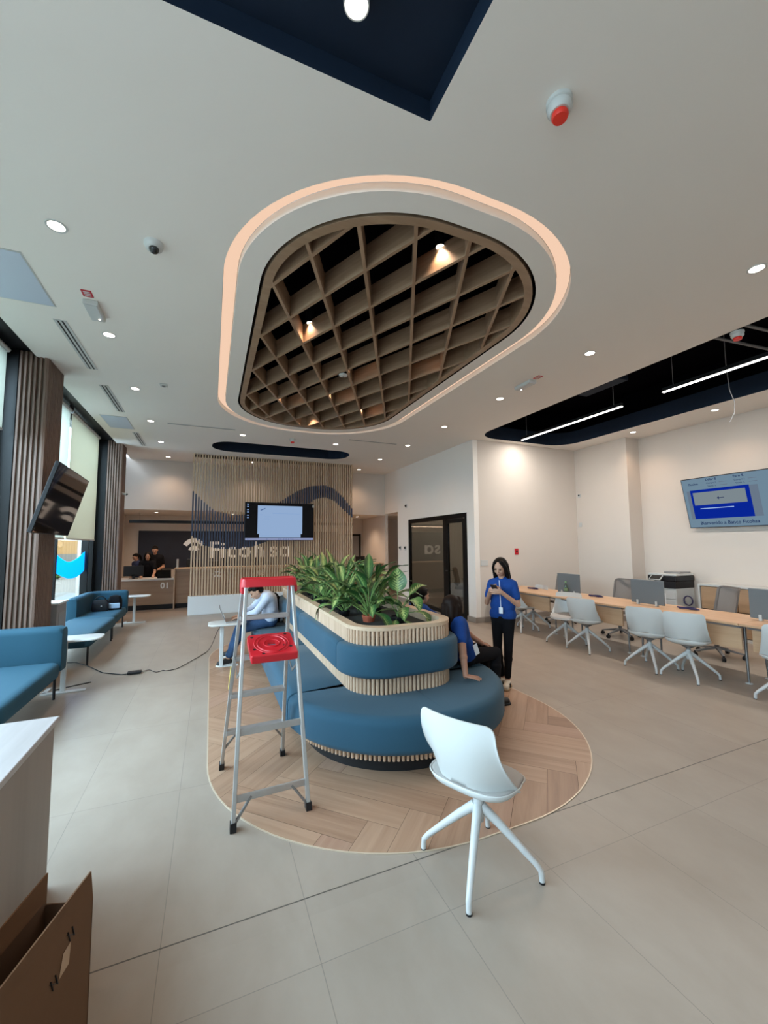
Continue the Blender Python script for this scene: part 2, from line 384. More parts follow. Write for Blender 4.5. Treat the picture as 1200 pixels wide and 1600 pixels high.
def thing(name, label, cat, loc=(0, 0, 0), rz=0, group=None):
    o = bpy.data.objects.new(name, None); C.objects.link(o); o.location = loc; o.rotation_euler = (0, 0, rz)
    o.empty_display_size = 0.1
    return tag(o, label, cat, group)
def tag(o, label, cat, group=None):
    o['label'] = label; o['category'] = cat
    if group: o['group'] = group
    return o
def struct(o): o['kind'] = 'structure'; return o
def children(o, _c={}):
    return [c for c in bpy.data.objects if c.parent == o]
def dup(root, loc, rz=None, label=None, group=None):
    r = root.copy(); C.objects.link(r); r.location = loc
    if rz is not None: r.rotation_euler = (0, 0, rz)
    if label: r['label'] = label
    if group: r['group'] = group
    for ch in children(root):
        c = ch.copy(); C.objects.link(c); c.parent = r
        for g in children(ch):
            d = g.copy(); C.objects.link(d); d.parent = c
    return r
def rr(x0, x1, y0, y1, r, n=12, rs=None):
    """rounded rectangle outline, ccw, radius per corner (x1y0, x1y1, x0y1, x0y0)"""
    R_ = rs or (r, r, r, r); p = []
    for (cx, cy, a0), r_ in zip(((x1, y0, -90), (x1, y1, 0), (x0, y1, 90), (x0, y0, 180)), R_):
        sx = -1 if cx == x1 else 1; sy = 1 if cy == y0 else -1
        for k in range(n + 1):
            a = math.radians(a0 + 90 * k / n); p.append((cx + sx * r_ + r_ * math.cos(a), cy + sy * r_ + r_ * math.sin(a)))
    return p
def inset(poly, d):
    n = len(poly); out = []
    for i in range(n):
        a = Vector(poly[i - 1]); b = Vector(poly[i]); c = Vector(poly[(i + 1) % n])
        e1 = (b - a); e2 = (c - b)
        if e1.length < 1e-9: e1 = e2
        if e2.length < 1e-9: e2 = e1
        n1 = Vector((-e1.y, e1.x)).normalized(); n2 = Vector((-e2.y, e2.x)).normalized()
        m_ = (n1 + n2); m_ = m_.normalized() if m_.length > 1e-6 else n1
        k = d / max(0.5, m_.dot(n1)); out.append((b.x + m_.x * k, b.y + m_.y * k))
    return out
def clip(poly, conv):
    """clip polygon by convex ccw polygon"""
    out = list(poly)
    for i in range(len(conv)):
        a = conv[i]; b = conv[(i + 1) % len(conv)]
        if abs(a[0] - b[0]) + abs(a[1] - b[1]) < 1e-9: continue
        side = lambda p: (b[0] - a[0]) * (p[1] - a[1]) - (b[1] - a[1]) * (p[0] - a[0])
        new = []
        for j in range(len(out)):
            p, q = out[j], out[(j + 1) % len(out)]; sp_, sq = side(p), side(q)
            if sp_ >= 0: new.append(p)
            if (sp_ >= 0) != (sq >= 0):
                t = sp_ / (sp_ - sq); new.append((p[0] + (q[0] - p[0]) * t, p[1] + (q[1] - p[1]) * t))
        out = new
        if len(out) < 3: return []
    return out
def clip_seg(p, q, conv):
    t0, t1 = 0.0, 1.0
    for i in range(len(conv)):
        a = conv[i]; b = conv[(i + 1) % len(conv)]
        if abs(a[0] - b[0]) + abs(a[1] - b[1]) < 1e-9: continue
        s = lambda u: (b[0] - a[0]) * (u[1] - a[1]) - (b[1] - a[1]) * (u[0] - a[0])
        sp_, sq = s(p), s(q)
        if sp_ < 0 and sq < 0: return None
        if sp_ < 0: t0 = max(t0, sp_ / (sp_ - sq))
        elif sq < 0: t1 = min(t1, sp_ / (sp_ - sq))
    if t0 >= t1: return None
    f = lambda t: (p[0] + (q[0] - p[0]) * t, p[1] + (q[1] - p[1]) * t)
    return f(t0), f(t1)
def walls_of(poly, z0, z1, mb=None, closed=True, mi=0):
    mb = mb or MB(); n = len(poly)
    vs = [(x, y, z0) for x, y in poly] + [(x, y, z1) for x, y in poly]
    mb.add(vs, [(i, (i + 1) % n, n + (i + 1) % n, n + i) for i in range(n if closed else n - 1)], mi); return mb
def flat(polys, z, name, mat, parent=None):
    """flat face with holes, from nested outlines"""
    cu = bpy.data.curves.new(name, 'CURVE'); cu.dimensions = '2D'; cu.fill_mode = 'BOTH'
    for p in polys:
        sp_ = cu.splines.new('POLY'); sp_.points.add(len(p) - 1)
        for i, (x, y) in enumerate(p): sp_.points[i].co = (x, y, 0, 1)
        sp_.use_cyclic_u = True
    t = bpy.data.objects.new('tmp', cu); C.objects.link(t)
    dg = bpy.context.evaluated_depsgraph_get(); dg.update()
    me = bpy.data.meshes.new_from_object(t.evaluated_get(dg)); bpy.data.objects.remove(t)
    me.materials.clear(); me.materials.append(mat)
    for v in me.vertices: v.co.z = z
    me.name = name
    o = bpy.data.objects.new(name, me); C.objects.link(o)
    if parent is not None: o.parent = parent; me.transform(Matrix.Translation(-Vector(parent.location)))
    return o
def text(s, size, name, mat, parent, loc, rot=(0, 0, 0), depth=0.0, align='CENTER', bold=0.0, sx=1.0):
    cu = bpy.data.curves.new(name, 'FONT'); cu.body = s; cu.size = size; cu.extrude = depth; cu.align_x = align; cu.align_y = 'CENTER'
    cu.offset = bold; cu.resolution_u = 3
    t = bpy.data.objects.new('tmp', cu); C.objects.link(t)
    dg = bpy.context.evaluated_depsgraph_get(); dg.update()
    me = bpy.data.meshes.new_from_object(t.evaluated_get(dg)); bpy.data.objects.remove(t)
    me.materials.clear(); me.materials.append(mat); me.name = name
    o = bpy.data.objects.new(name, me); C.objects.link(o); o.location = loc; o.rotation_euler = rot; o.scale = (sx, 1, 1)
    if parent is not None: o.parent = parent
    return o

# ------------------------------------------------------------------ room shell
LX = -2.35    # glazing plane on the street side
fl = MB(); fl.add([(-2.6, -3.2, 0), (9.0, -3.2, 0), (9.0, 16, 0), (-2.6, 16, 0)], [(0, 1, 2, 3)])
fl.box(-2.6, -3.2, -0.2, 9.0, 16, -0.01)
struct(fl.build('floor', M['floor']))

RING_OUT = rr(0.04, 3.24, 2.035, 8.09, 1.45, 20)
RING_IN = inset(RING_OUT, 0.115)
WOOD_OUT = rr(0.335, 2.955, 2.31, 7.76, 1.18, 20)
NAVY_NEAR = [(-3.0, -3.5), (1.032, -3.5), (1.032, 1.761), (-3.0, 1.761)]
NAVY_NEAR = [(-1.2, -1.2), (1.032, -1.2), (1.032, 1.761), (-1.2, 1.761)]
NAVY_BACK = rr(-0.03, 3.21, 9.43, 10.45, 0.45, 10)
SLOT = rr(5.13, 7.62, -2.0, 7.1, 0.55, 12, rs=(0.3, 1.3, 0.32, 0.3))
SLOT = rr(5.13, 7.62, -2.0, 7.1, 0.5, 12)
c_ = flat([[(-1.98, -3.2), (9.0, -3.2), (9.0, 12.2), (-1.98, 12.2)], RING_OUT, NAVY_NEAR, NAVY_BACK, SLOT], CH, 'ceiling', M['ceil'])
struct(c_)
struct(flat([RING_IN, WOOD_OUT], CH, 'ceiling', M['ceil']))
# unseen roof slab added to stop sky light leaking in from above
struct(MB().box(-2.7, -3.4, 4.9, 9.2, 16.2, 5.1).build('ceiling', M['black_void']))
# recesses
struct(walls_of(NAVY_NEAR, CH, 4.055).add([(x, y, 4.055) for x, y in NAVY_NEAR], [(0, 1, 2, 3)]).build('ceiling', M['navy']))
struct(walls_of(NAVY_BACK, CH, 4.35).add([(x, y, 4.35) for x, y in NAVY_BACK], [tuple(range(len(NAVY_BACK)))]).build('ceiling', M['navy']))
struct(walls_of(SLOT, CH, 4.22).build('ceiling', M['navy']))
SL2 = inset(SLOT, -0.5)
s_ = walls_of(SL2, 4.22, 4.8); s_.add([(x, y, 4.8) for x, y in SL2], [tuple(range(len(SL2)))]); s_.build('ceiling', M['black_void'])['kind'] = 'structure'
struct(flat([SL2, SLOT], 4.22, 'ceiling', M['black_void']))
# cove ring: white side faces and top
struct(walls_of(RING_IN, CH, 4.0).build('trim_1', M['ceil']))
struct(walls_of(inset(RING_OUT, -0.0), CH, 4.0).build('trim_2', M['ceil']))
cv = thing('cove_light', 'glowing peach ring of hidden light around the wooden ceiling lattice', 'light', (1.64, 5.06, 3.998))
_c = flat([inset(RING_OUT, 0.003), inset(RING_OUT, 0.112)], 3.998, 'light_strip', M['cove'], cv)
# void above the lattice
W2 = inset(WOOD_OUT, -0.25)
struct(walls_of(W2, 4.3, 4.85).add([(x, y, 4.85) for x, y in W2], [tuple(range(len(W2)))]).build('ceiling', M['black_void']))
struct(flat([W2, WOOD_OUT], 4.3, 'ceiling', M['black_void']))
struct(walls_of(WOOD_OUT, CH, 4.3).build('trim_3', M['black_void']))

# walls
def wallbox(name, *a, mat='wall'): return struct(MB().box(*a).build(name, M[mat]))
# right side: meeting room front wall (x = 5.2) with door set and passage
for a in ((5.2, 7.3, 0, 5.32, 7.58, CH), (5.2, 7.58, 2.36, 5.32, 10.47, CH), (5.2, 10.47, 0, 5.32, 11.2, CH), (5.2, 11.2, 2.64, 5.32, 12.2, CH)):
    wallbox('wall_meeting_front', *a, mat='wall_lit')
wallbox('wall_teller_side', 5.25, 12.3, 0, 5.35, 14.5, 2.61, mat='wall')
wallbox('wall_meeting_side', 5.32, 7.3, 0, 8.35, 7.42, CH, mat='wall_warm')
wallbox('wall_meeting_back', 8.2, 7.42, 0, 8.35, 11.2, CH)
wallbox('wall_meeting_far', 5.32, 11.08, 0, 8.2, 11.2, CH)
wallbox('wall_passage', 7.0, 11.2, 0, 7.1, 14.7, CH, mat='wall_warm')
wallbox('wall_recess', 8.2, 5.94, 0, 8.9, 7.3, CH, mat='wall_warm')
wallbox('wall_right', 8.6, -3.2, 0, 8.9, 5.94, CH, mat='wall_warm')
wallbox('wall_back', -2.7, 14.5, 0, 7.1, 14.7, CH)
wallbox('wall_back_fascia', -2.6, 12.2, 2.61, 5.2, 12.3, CH)
struct(MB().box(-2.6, 12.3, 2.61, 7.0, 14.5, 2.66).build('ceiling', M['ceil']))
struct(MB().box(5.32, 11.2, 2.64, 7.0, 12.3, 2.69).build('ceiling', M['ceil']))
struct(MB().box(-2.7, 12.3, CH, 9.0, 16, CH + 0.05).build('ceiling', M['ceil']))
wallbox('wall_left', -2.7, 10.93, 0, -2.42, 14.6, CH + 0.1)
for a, b_ in (((5.32, 7.26, 0), (8.2, 7.3, 0.11)), ((8.16, 5.9, 0), (8.2, 7.26, 0.11)), ((8.56, -3, 0), (8.6, 5.94, 0.11)), ((5.16, 7.26, 0), (5.2, 7.58, 0.11)), ((5.16, 10.5, 0), (5.2, 11.2, 0.11)), ((5.2, 7.26, 0), (5.32, 7.3, 0.11))):
    struct(MB().box(a[0], a[1], 0, b_[0], b_[1], b_[2]).build('baseboard_right', M['base'], bevel=0.004))
# front (behind the camera): unseen solid wall, closed to keep outside light off
struct(MB().box(-2.6, -3.3, 0, 8.9, -3.2, CH + 0.1).build('wall_front', M['wall']))

# street side: blind pocket, header, mullions, glass, sill
struct(MB().box(-2.45, -3.2, 4.0, -1.98, 10.95, 4.06).build('trim_4', M['black']))
struct(MB().box(-1.985, -3.2, CH, -1.975, 10.95, 4.02).build('trim_5', M['black']))
struct(MB().box(-2.45, -3.2, 3.86, -2.30, 10.95, 4.06).build('trim_6', M['black']))
struct(MB().box(-2.45, -3.2, 0, -2.28, 10.95, 0.06).build('trim_7', M['blackm']))
for y in (-1.0, 1.35, 3.6, 5.86, 6.6, 8.16, 10.02, 10.40):
    w_ = 0.06 if y not in (8.16, 10.02) else 0.045
    struct(MB().box(LX - 0.06, y - w_ / 2, 0.06, LX + 0.06, y + w_ / 2, 4.0).build('window_frame', M['blackm']))
for i, (a, b_) in enumerate(((-3.1, -1.03), (-0.97, 1.32), (1.38, 3.57), (3.63, 5.83), (6.63, 8.14), (8.18, 10.0), (10.04, 10.37))):
    struct(MB().box(LX - 0.004, a, 0.06, LX + 0.004, b_, 3.9).build('window_%d' % (i + 1), M['glass_win']))
# outside
struct(MB().box(-30, -15, -0.3, -2.62, 45, -0.12).build('ground', M['concrete']))

# ------------------------------------------------------------------ herringbone oval
pf = MB()
OV = rr(0.02, 3.235, 2.045, 8.09, 1.45, 20)
pw, pl = 0.2, 1.0
ex = Vector((math.cos(-PI / 4), math.sin(-PI / 4))); ey = Vector((math.cos(PI / 4), math.sin(PI / 4)))
org = Vector((0.772, 2.294)) - ex * pl
for i in range(-30, 60):
    for j in range(-14, 20):
        # classic herringbone: step (pw,pw) along the diagonal, rows offset by (pl,-pl)
        for kind in (0, 1):
            bx = i * pw + j * pl; by = i * pw - j * pl
            if kind == 0: cs = [(bx, by), (bx + pl, by), (bx + pl, by + pw), (bx, by + pw)]
            else: cs = [(bx + pl, by + pw - pl), (bx + pl + pw, by + pw - pl), (bx + pl + pw, by + pw), (bx + pl, by + pw)]
            g_ = 0.0012
            cxm = sum(c[0] for c in cs) / 4; cym = sum(c[1] for c in cs) / 4
            cs = [(c[0] + (g_ if c[0] < cxm else -g_), c[1] + (g_ if c[1] < cym else -g_)) for c in cs]
            wp = [org + ex * a + ey * b for a, b in cs]
            if max((p - Vector((1.63, 5.07))).length for p in wp) > 5.2: continue
            po = clip([(p.x, p.y) for p in wp], OV)
            if len(po) < 3: continue
            rnd = random.Random(i * 131 + j * 17 + kind); o1, o2 = rnd.random() * 9, rnd.random() * 9
            uvs = []
            for x, y in po:
                d = Vector((x, y)) - org; a, b = d.dot(ex), d.dot(ey)
                uvs.append((a + o1, b + o2) if kind == 0 else (b + o1, a + o2))
            pf.add([(x, y, 0.004) for x, y in po], [tuple(range(len(po)))], rnd.choice((0, 0, 1, 1, 2, 3)), uvs)
ov = struct(pf.build('floor_oval', M['plank'], recalc=False)); ov.name = 'floor'
struct(MB().prism(OV, 0.0005, 0.002).build('floor', M['slatback']))
_e = MB(); OE = inset(OV, -0.008)
_e.add([(x, y, 0.0045) for x, y in OV] + [(x, y, 0.0045) for x, y in OE] + [(x, y, 0.0) for x, y in OE],
       [(i, (i + 1) % len(OV), len(OV) + (i + 1) % len(OV), len(OV) + i) for i in range(len(OV))] +
       [(len(OV) + i, len(OV) + (i + 1) % len(OV), 2 * len(OV) + (i + 1) % len(OV), 2 * len(OV) + i) for i in range(len(OV))])
struct(_e.build('trim_8', M['brass']))

# ------------------------------------------------------------------ wooden ceiling lattice
lat = thing('ceiling_lattice', 'dark wooden diamond lattice set in the oval ceiling opening', 'ceiling panel', (1.645, 5.03, CH))
WI = inset(WOOD_OUT, 0.028); WJ = inset(WOOD_OUT, 0.10)
fr = MB(); n = len(WI)
fr.add([(x, y, CH - 0.002) for x, y in WI] + [(x, y, CH - 0.002) for x, y in WJ] + [(x, y, CH + 0.22) for x, y in WJ] + [(x, y, CH + 0.22) for x, y in WI],
       [(i, (i + 1) % n, n + (i + 1) % n, n + i) for i in range(n)] + [(n + i, n + (i + 1) % n, 2 * n + (i + 1) % n, 2 * n + i) for i in range(n)]
       + [(2 * n + i, 2 * n + (i + 1) % n, 3 * n + (i + 1) % n, 3 * n + i) for i in range(n)] + [(3 * n + i, 3 * n + (i + 1) % n, (i + 1) % n, i) for i in range(n)])
fr.build('rim', M['frame_wood'], lat, world=True, smooth=40)
WK = inset(WOOD_OUT, 0.085)
hx, hy = 0.2275, 0.476
for sgn in (1, -1):
    for k in range(-30, 40):
        # nodes (0.445 + hx i, 3.507 + hy j), i + j even
        x0 = 0.445 + hx * 2 * k; y0 = 3.507
        p = (x0 - hx * 30, y0 - sgn * hy * 30); q = (x0 + hx * 30, y0 + sgn * hy * 30)
        sg = clip_seg(p, q, WK)
        if not sg or math.dist(*sg) < 0.05: continue
        z = CH + 0.105 + (0.0 if sgn > 0 else 0.001)
        L_ = math.dist(*sg); an = math.atan2(sg[1][1] - sg[0][1], sg[1][0] - sg[0][0])
        o = MB().box(-L_ / 2, -0.014, -0.105, L_ / 2, 0.014, 0.105).build('baffle', M['grid_wood'], lat)
        o.location = ((sg[0][0] + sg[1][0]) / 2 - 1.645, (sg[0][1] + sg[1][1]) / 2 - 5.03, z - CH); o.rotation_euler = (0, 0, an)

# ------------------------------------------------------------------ ceiling fittings
def downlight(x, y, label, group, z=CH, power=DOWN, lit=True, r=0.052):
    t = thing('downlight', label, 'light', (x, y, z), 0, group)
    MB().lathe([(r + 0.014, -0.001), (r + 0.013, -0.006), (r, -0.005), (r, 0.0)], n=24).build('trim_ring', M['white'], t, smooth=50)
    MB().lathe([(r, -0.003), (0.0001, -0.003)], n=24).build('lens', M['glow'], t)
    l = bpy.data.lights.new('spot', 'SPOT'); l.energy = power * 4.2; l.color = WARM; l.spot_size = math.radians(125); l.spot_blend = 0.9; l.shadow_soft_size = 0.05
    lo = bpy.data.objects.new('lamp', l); C.objects.link(lo); lo.parent = t; lo.location = (0, 0, -0.03)
    return t
lab_l = ['round ceiling downlight beside the large bluish ceiling panel', 'round downlight beside the longest slot vent on the window side', 'round downlight between second slot vent and small white sensor',
         'round downlight beside the small bluish ceiling panel', 'round downlight beside the shortest slot vent near the second column', 'round downlight above the first teller counter, end of window row']
for y, lb in zip((3.41, 5.04, 6.68, 8.35, 9.98, 11.65), lab_l): downlight(-1.065, y, lb, 'downlights in the row along the windows')
downlight(-1.065, 0.6, 'round ceiling downlight over the front desk', 'downlights in the row along the windows')
lab_r = ['brightest round downlight nearest the dark ceiling slot, alone above the desks', 'round downlight between the glowing oval and the far linear lamp', 'round downlight next to the slanted emergency lamp by the slot',
         'round downlight above the glass meeting room door wall', 'round downlight above the wall corner by the passage camera', 'round downlight near the end of the slatted screen, by the passage']
for y, lb in zip((1.755, 3.385, 5.04, 6.70, 8.31, 9.99), lab_r): downlight(4.13, y, lb, 'downlights in the row along the meeting room')
downlight(4.13, 0.1, 'round ceiling downlight above the tiles ahead of the desks', 'downlights in the row along the meeting room')
downlight(7.97, 5.6, 'round downlight above the corner by the white pilaster', 'downlights along the right wall', power=DOWN * 0.8)
downlight(7.95, 4.1, 'round downlight above the tilted wall television, beside hanging wire', 'downlights along the right wall', power=DOWN * 0.8)
downlight(7.95, 2.4, 'round ceiling downlight past the wall television', 'downlights along the right wall', power=DOWN * 0.8)
downlight(0.55, 8.75, 'round downlight in front of the slatted screen, over its left part', 'downlights before the slatted screen')
downlight(2.55, 8.80, 'round downlight in front of the slatted screen, over its right part', 'downlights before the slatted screen')
downlight(6.1, 11.75, 'small downlight added to light the passage beside the glass meeting room', 'downlights over the tellers', z=2.64, power=9.0, r=0.045)  # extra lamp, added because the passage came out too dark
downlight(4.1, 11.6, 'round downlight behind the slatted screen, above counter six', 'downlights behind the screen')
downlight(1.0, 11.6, 'round downlight behind the slats above counter three', 'downlights behind the screen')
for x, lb in ((-1.45, 'small downlight under the low ceiling over counter one'), (0.6, 'small downlight under the low ceiling, seen through the slats'), (2.6, 'small downlight under the low ceiling behind the wall television'), (4.6, 'small downlight under the low ceiling over counter six')):
    downlight(x, 13.2, lb, 'downlights over the tellers', z=2.61, power=9.0 if x > 4 else 5.0, r=0.045)
# spots inside the lattice
for (x, y), lb in zip([(1.692, 2.758), (0.954, 4.32), (1.655, 4.865), (2.392, 4.335), (1.695, 5.90), (0.936, 6.39), (2.385, 6.445), (1.62, 7.42)],
                      ['brightest spot inside the wooden lattice, at its wide end', 'spot inside the lattice near its long straight side', 'spot in the middle of the lattice above the hanging disc', 'spot inside the lattice nearest the slanted emergency lamp',
                       'spot inside the lattice just beyond the hanging white disc', 'spot in the lattice near its narrow corner by the windows', 'spot in the lattice near its narrow end, towards the desks', 'faint spot at the far tip of the lattice']):
    t = thing('lattice_spot', lb, 'light', (x, y, 4.12), 0, 'cylinder spots inside the wooden lattice')
    MB().lathe([(0.036, 0), (0.038, 0.01), (0.038, 0.16), (0.0001, 0.16)], n=20).build('housing', M['black'], t, smooth=50)
    MB().tube([(0, 0, 0.16), (0, 0, 0.73)], 0.004, 6).build('rod', M['black'], t)
    MB().lathe([(0.0355, 0.001), (0.0001, 0.001)], n=20).build('lens', M['glow_grid'], t)
    l = bpy.data.lights.new('spot', 'SPOT'); l.energy = 40; l.color = WARM; l.spot_size = math.radians(110); l.spot_blend = 0.8; l.shadow_soft_size = 0.035
    lo = bpy.data.objects.new('lamp', l); C.objects.link(lo); lo.parent = t; lo.location = (0, 0, -0.012)
# cylinder lamp in the near recess
t = thing('cylinder_lamp', 'white surface mounted cylinder lamp in the navy ceiling recess', 'light', (0.515, 1.478, 4.055))
MB().lathe([(0.0001, 0), (0.055, 0), (0.055, -0.10), (0.049, -0.10), (0.049, -0.095)], n=28).build('housing', M['white'], t, smooth=50)
MB().lathe([(0.049, -0.094), (0.0001, -0.094)], n=28).build('lens', M['glow'], t)
l = bpy.data.lights.new('spot', 'SPOT'); l.energy = DOWN * 3; l.color = WARM; l.spot_size = math.radians(120); l.spot_blend = 0.9; l.shadow_soft_size = 0.05
lo = bpy.data.objects.new('lamp', l); C.objects.link(lo); lo.parent = t; lo.location = (0, 0, -0.11)
# linear lamps in the dark slot
for (y0, y1, lb) in ((4.6, 7.0, 'glowing linear tube lamp in the dark ceiling slot, farther one'), (1.3, 3.92, 'glowing linear tube lamp in the dark ceiling slot, longer and nearer to the television')):
    t = thing('linear_lamp', lb, 'light', (6.31, (y0 + y1) / 2, 3.95), 0, 'linear lamps in the dark slot'); h = (y1 - y0) / 2
    MB().box(-0.03, -h, 0.005, 0.03, h, 0.06).build('housing', M['black'], t)
    MB().box(-0.022, -h, -0.006, 0.022, h, 0.006).build('diffuser', M['tube'], t)
    for yy in (-h + 0.15, h - 0.15): MB().tube([(0, yy, 0.06), (0, yy, 0.85)], 0.004, 6).build('cable', M['greyp'], t)
    a = area_lamp('lamp', (0, 0, -0.012), 0.04, 55, (1.0, 0.93, 0.85), (0, 0, 0), y1 - y0); a.parent = t
# ducts in the slot
tag(MB().box(5.6, 4.35, 4.28, 6.15, 5.15, 4.75).build('air_duct', M['navy'], bevel=0.01), 'dark boxy air duct inside the ceiling slot between the lamps', 'duct')
for i, y in enumerate((3.0, 3.35)):
    tag(MB().tube([(5.0, y, 4.5), (7.9, y - 0.25, 4.5)], 0.02, 8).build('conduit_pipe', M['greyp'], smooth=60), 'thin dark pipe crossing inside the black ceiling slot', 'pipe', 'pipes inside the ceiling slot')
tag(MB().tube([(6.95, 3.4, 4.79), (6.95, 3.4, 4.3), (6.97, 3.39, 3.9), (7.02, 3.36, 3.7), (7.03, 3.38, 3.55), (6.98, 3.42, 3.42)], 0.006, 8).build('loose_wire', M['greyp'], smooth=60), 'loose grey wire hanging from the dark slot above the television', 'wire')
# slot vents
for (y0, y1, lb) in ((4.88, 6.12, 'longest linear slot vent with dark lines by the windows'), (6.7, 7.94, 'second linear slot vent between two ceiling panels'), (9.32, 10.5, 'shortest looking linear slot vent next to the second column')):
    t = thing('slot_vent', lb, 'vent', (-1.453, (y0 + y1) / 2, CH), 0, 'linear slot vents by the windows'); h = (y1 - y0) / 2
    MB().box(-0.055, -h, -0.006, 0.055, h, 0.0).build('frame', M['whitep'], t)
    for x in (-0.028, 0.012): MB().box(x, -h + 0.01, -0.008, x + 0.016, h - 0.01, -0.005).build('slot', M['black'], t)
for (x0, x1, y, lb) in ((-0.8, 0.39, 8.40, 'thin dark air slot across the ceiling, before the slatted screen on the window side'), (2.70, 3.84, 8.30, 'thin dark air slot across the ceiling, towards the meeting room')):
    t = thing('line_vent', lb, 'vent', ((x0 + x1) / 2, y, CH), 0, 'thin air slots in the ceiling'); h = (x1 - x0) / 2
    MB().box(-h, -0.028, -0.004, h, 0.028, 0).build('frame', M['whitep'], t)
    MB().box(-h + 0.01, -0.012, -0.006, h - 0.01, 0.012, -0.003).build('slot', M['greyp'], t)
# pale blue panels
M['bluish'] = plain('pale_blue_panel', (0.55, 0.62, 0.74), 0.5)
for (x0, x1, y0, y1, lb) in ((-1.86, -1.405, 3.83, 4.62, 'large pale blue square ceiling panel near the first window'), (-1.83, -1.423, 8.25, 9.08, 'small pale blue ceiling panel between two slot vents')):
    t = thing('ceiling_panel', lb, 'panel', ((x0 + x1) / 2, (y0 + y1) / 2, CH), 0, 'pale blue ceiling panels'); a, b_ = (x1 - x0) / 2, (y1 - y0) / 2
    MB().box(-a, -b_, -0.004, a, b_, 0).build('frame', M['whitep'], t); MB().box(-a + 0.012, -b_ + 0.012, -0.006, a - 0.012, b_ - 0.012, -0.003).build('panel_face', M['bluish'], t)
# dome camera
t = thing('dome_camera', 'white dome security camera on the ceiling near the oval', 'camera', (-0.45, 3.34, CH))
MB().lathe([(0.066, 0), (0.066, -0.02), (0.058, -0.04), (0.045, -0.052), (0.0001, -0.054)], n=28).build('housing', M['white'], t, smooth=50)
MB().ball((0.004, -0.015, -0.055), (0.036, 0.036, 0.034), n=16).build('dome', M['screen_off'], t, smooth=180)
# sensor
t = thing('motion_sensor', 'small square white sensor on the ceiling', 'sensor', (-0.667, 6.365, CH))
MB().box(-0.05, -0.05, -0.02, 0.05, 0.05, 0).build('housing', M['white'], t, bevel=0.01); MB().box(-0.02, -0.02, -0.034, 0.02, 0.02, -0.018).build('sensor_head', M['greyp'], t, bevel=0.005)
# hanging white disc below lattice
t = thing('white_disc_sensor', 'round white disc detector hanging below the wooden lattice', 'sensor', (1.573, 5.08, CH - 0.004))
MB().lathe([(0.0001, 0), (0.058, 0), (0.056, -0.016), (0.03, -0.026), (0.0001, -0.027)], n=24).build('housing', M['white'], t, smooth=50); MB().lathe([(0.012, -0.0275), (0.012, -0.034), (0.0001, -0.035)], n=12).build('sensor_tip', M['greyp'], t)
MB().tube([(0, 0, 0), (0, 0, 0.6)], 0.005, 6).build('rod', M['greyp'], t)
# smoke detectors
def smoke(x, y, lb, z=CH, s=1.0, rod=0):
    t = thing('smoke_detector', lb, 'detector', (x, y, z), 0, 'smoke detectors with red covers')
    MB().lathe([(0.062 * s, 0), (0.062 * s, -0.018 * s), (0.055 * s, -0.022 * s), (0.058 * s, -0.045 * s), (0.045 * s, -0.062 * s), (0.0001, -0.063 * s)], n=28).build('housing', M['white'], t, smooth=50)
    MB().lathe([(0.036 * s, -0.06 * s), (0.040 * s, -0.078 * s), (0.034 * s, -0.09 * s), (0.0001, -0.092 * s)], n=24).build('dust_cover', M['red_cover'], t, smooth=50)
    if rod: MB().tube([(0, 0, 0), (0, 0, rod)], 0.008, 6).build('rod', M['greyp'], t)
M['red_cover'] = plain('bright_red_cover', (0.85, 0.035, 0.02), 0.4)
smoke(1.60, 1.42, 'white smoke detector with bright red cover on the bare ceiling', s=1.05)
smoke(5.2, 2.42, 'white smoke detector with red cover inside the dark slot', s=1.0)
smoke(1.561, 8.70, 'small white smoke detector with red cover before the slatted screen', s=1.0)
# emergency lamps with small red signs
for (x, y, lb, sx, sy) in ((-1.08, 4.52, 'square white emergency lamp with small red sign on the window side of the ceiling', 0, -0.26), (4.075, 4.42, 'slanted white emergency lamp with small red sign by the dark slot', 0, -0.25)):
    t = thing('emergency_lamp', lb, 'light', (x, y, CH), 0, 'emergency lamps on the ceiling')
    MB().box(-0.06, -0.16, -0.045, 0.06, 0.16, 0).build('housing', M['white'], t, bevel=0.008)
    MB().box(-0.05, -0.15, -0.05, 0.05, 0.15, -0.044).build('lens', M['whitep'], t, bevel=0.003)
    MB().ball((0.02, 0.1, -0.052), (0.008, 0.008, 0.005)).build('indicator', M['glow'], t)
    t2 = thing('red_sign', lb.replace('square white emergency lamp with small red sign', 'small red sign beside the emergency lamp').replace('slanted white emergency lamp with small red sign', 'small red sign beside the slanted emergency lamp'), 'sign', (x + sx, y + sy, CH), 0, 'small red signs on the ceiling')
    MB().box(-0.04, -0.055, -0.004, 0.04, 0.055, 0).build('plate', M['red'], t2)
    for q in (-0.028, 0.0, 0.028): MB().box(-0.026, q - 0.007, -0.0055, 0.026, q + 0.007, -0.004).build('pictogram', M['white'], t2)

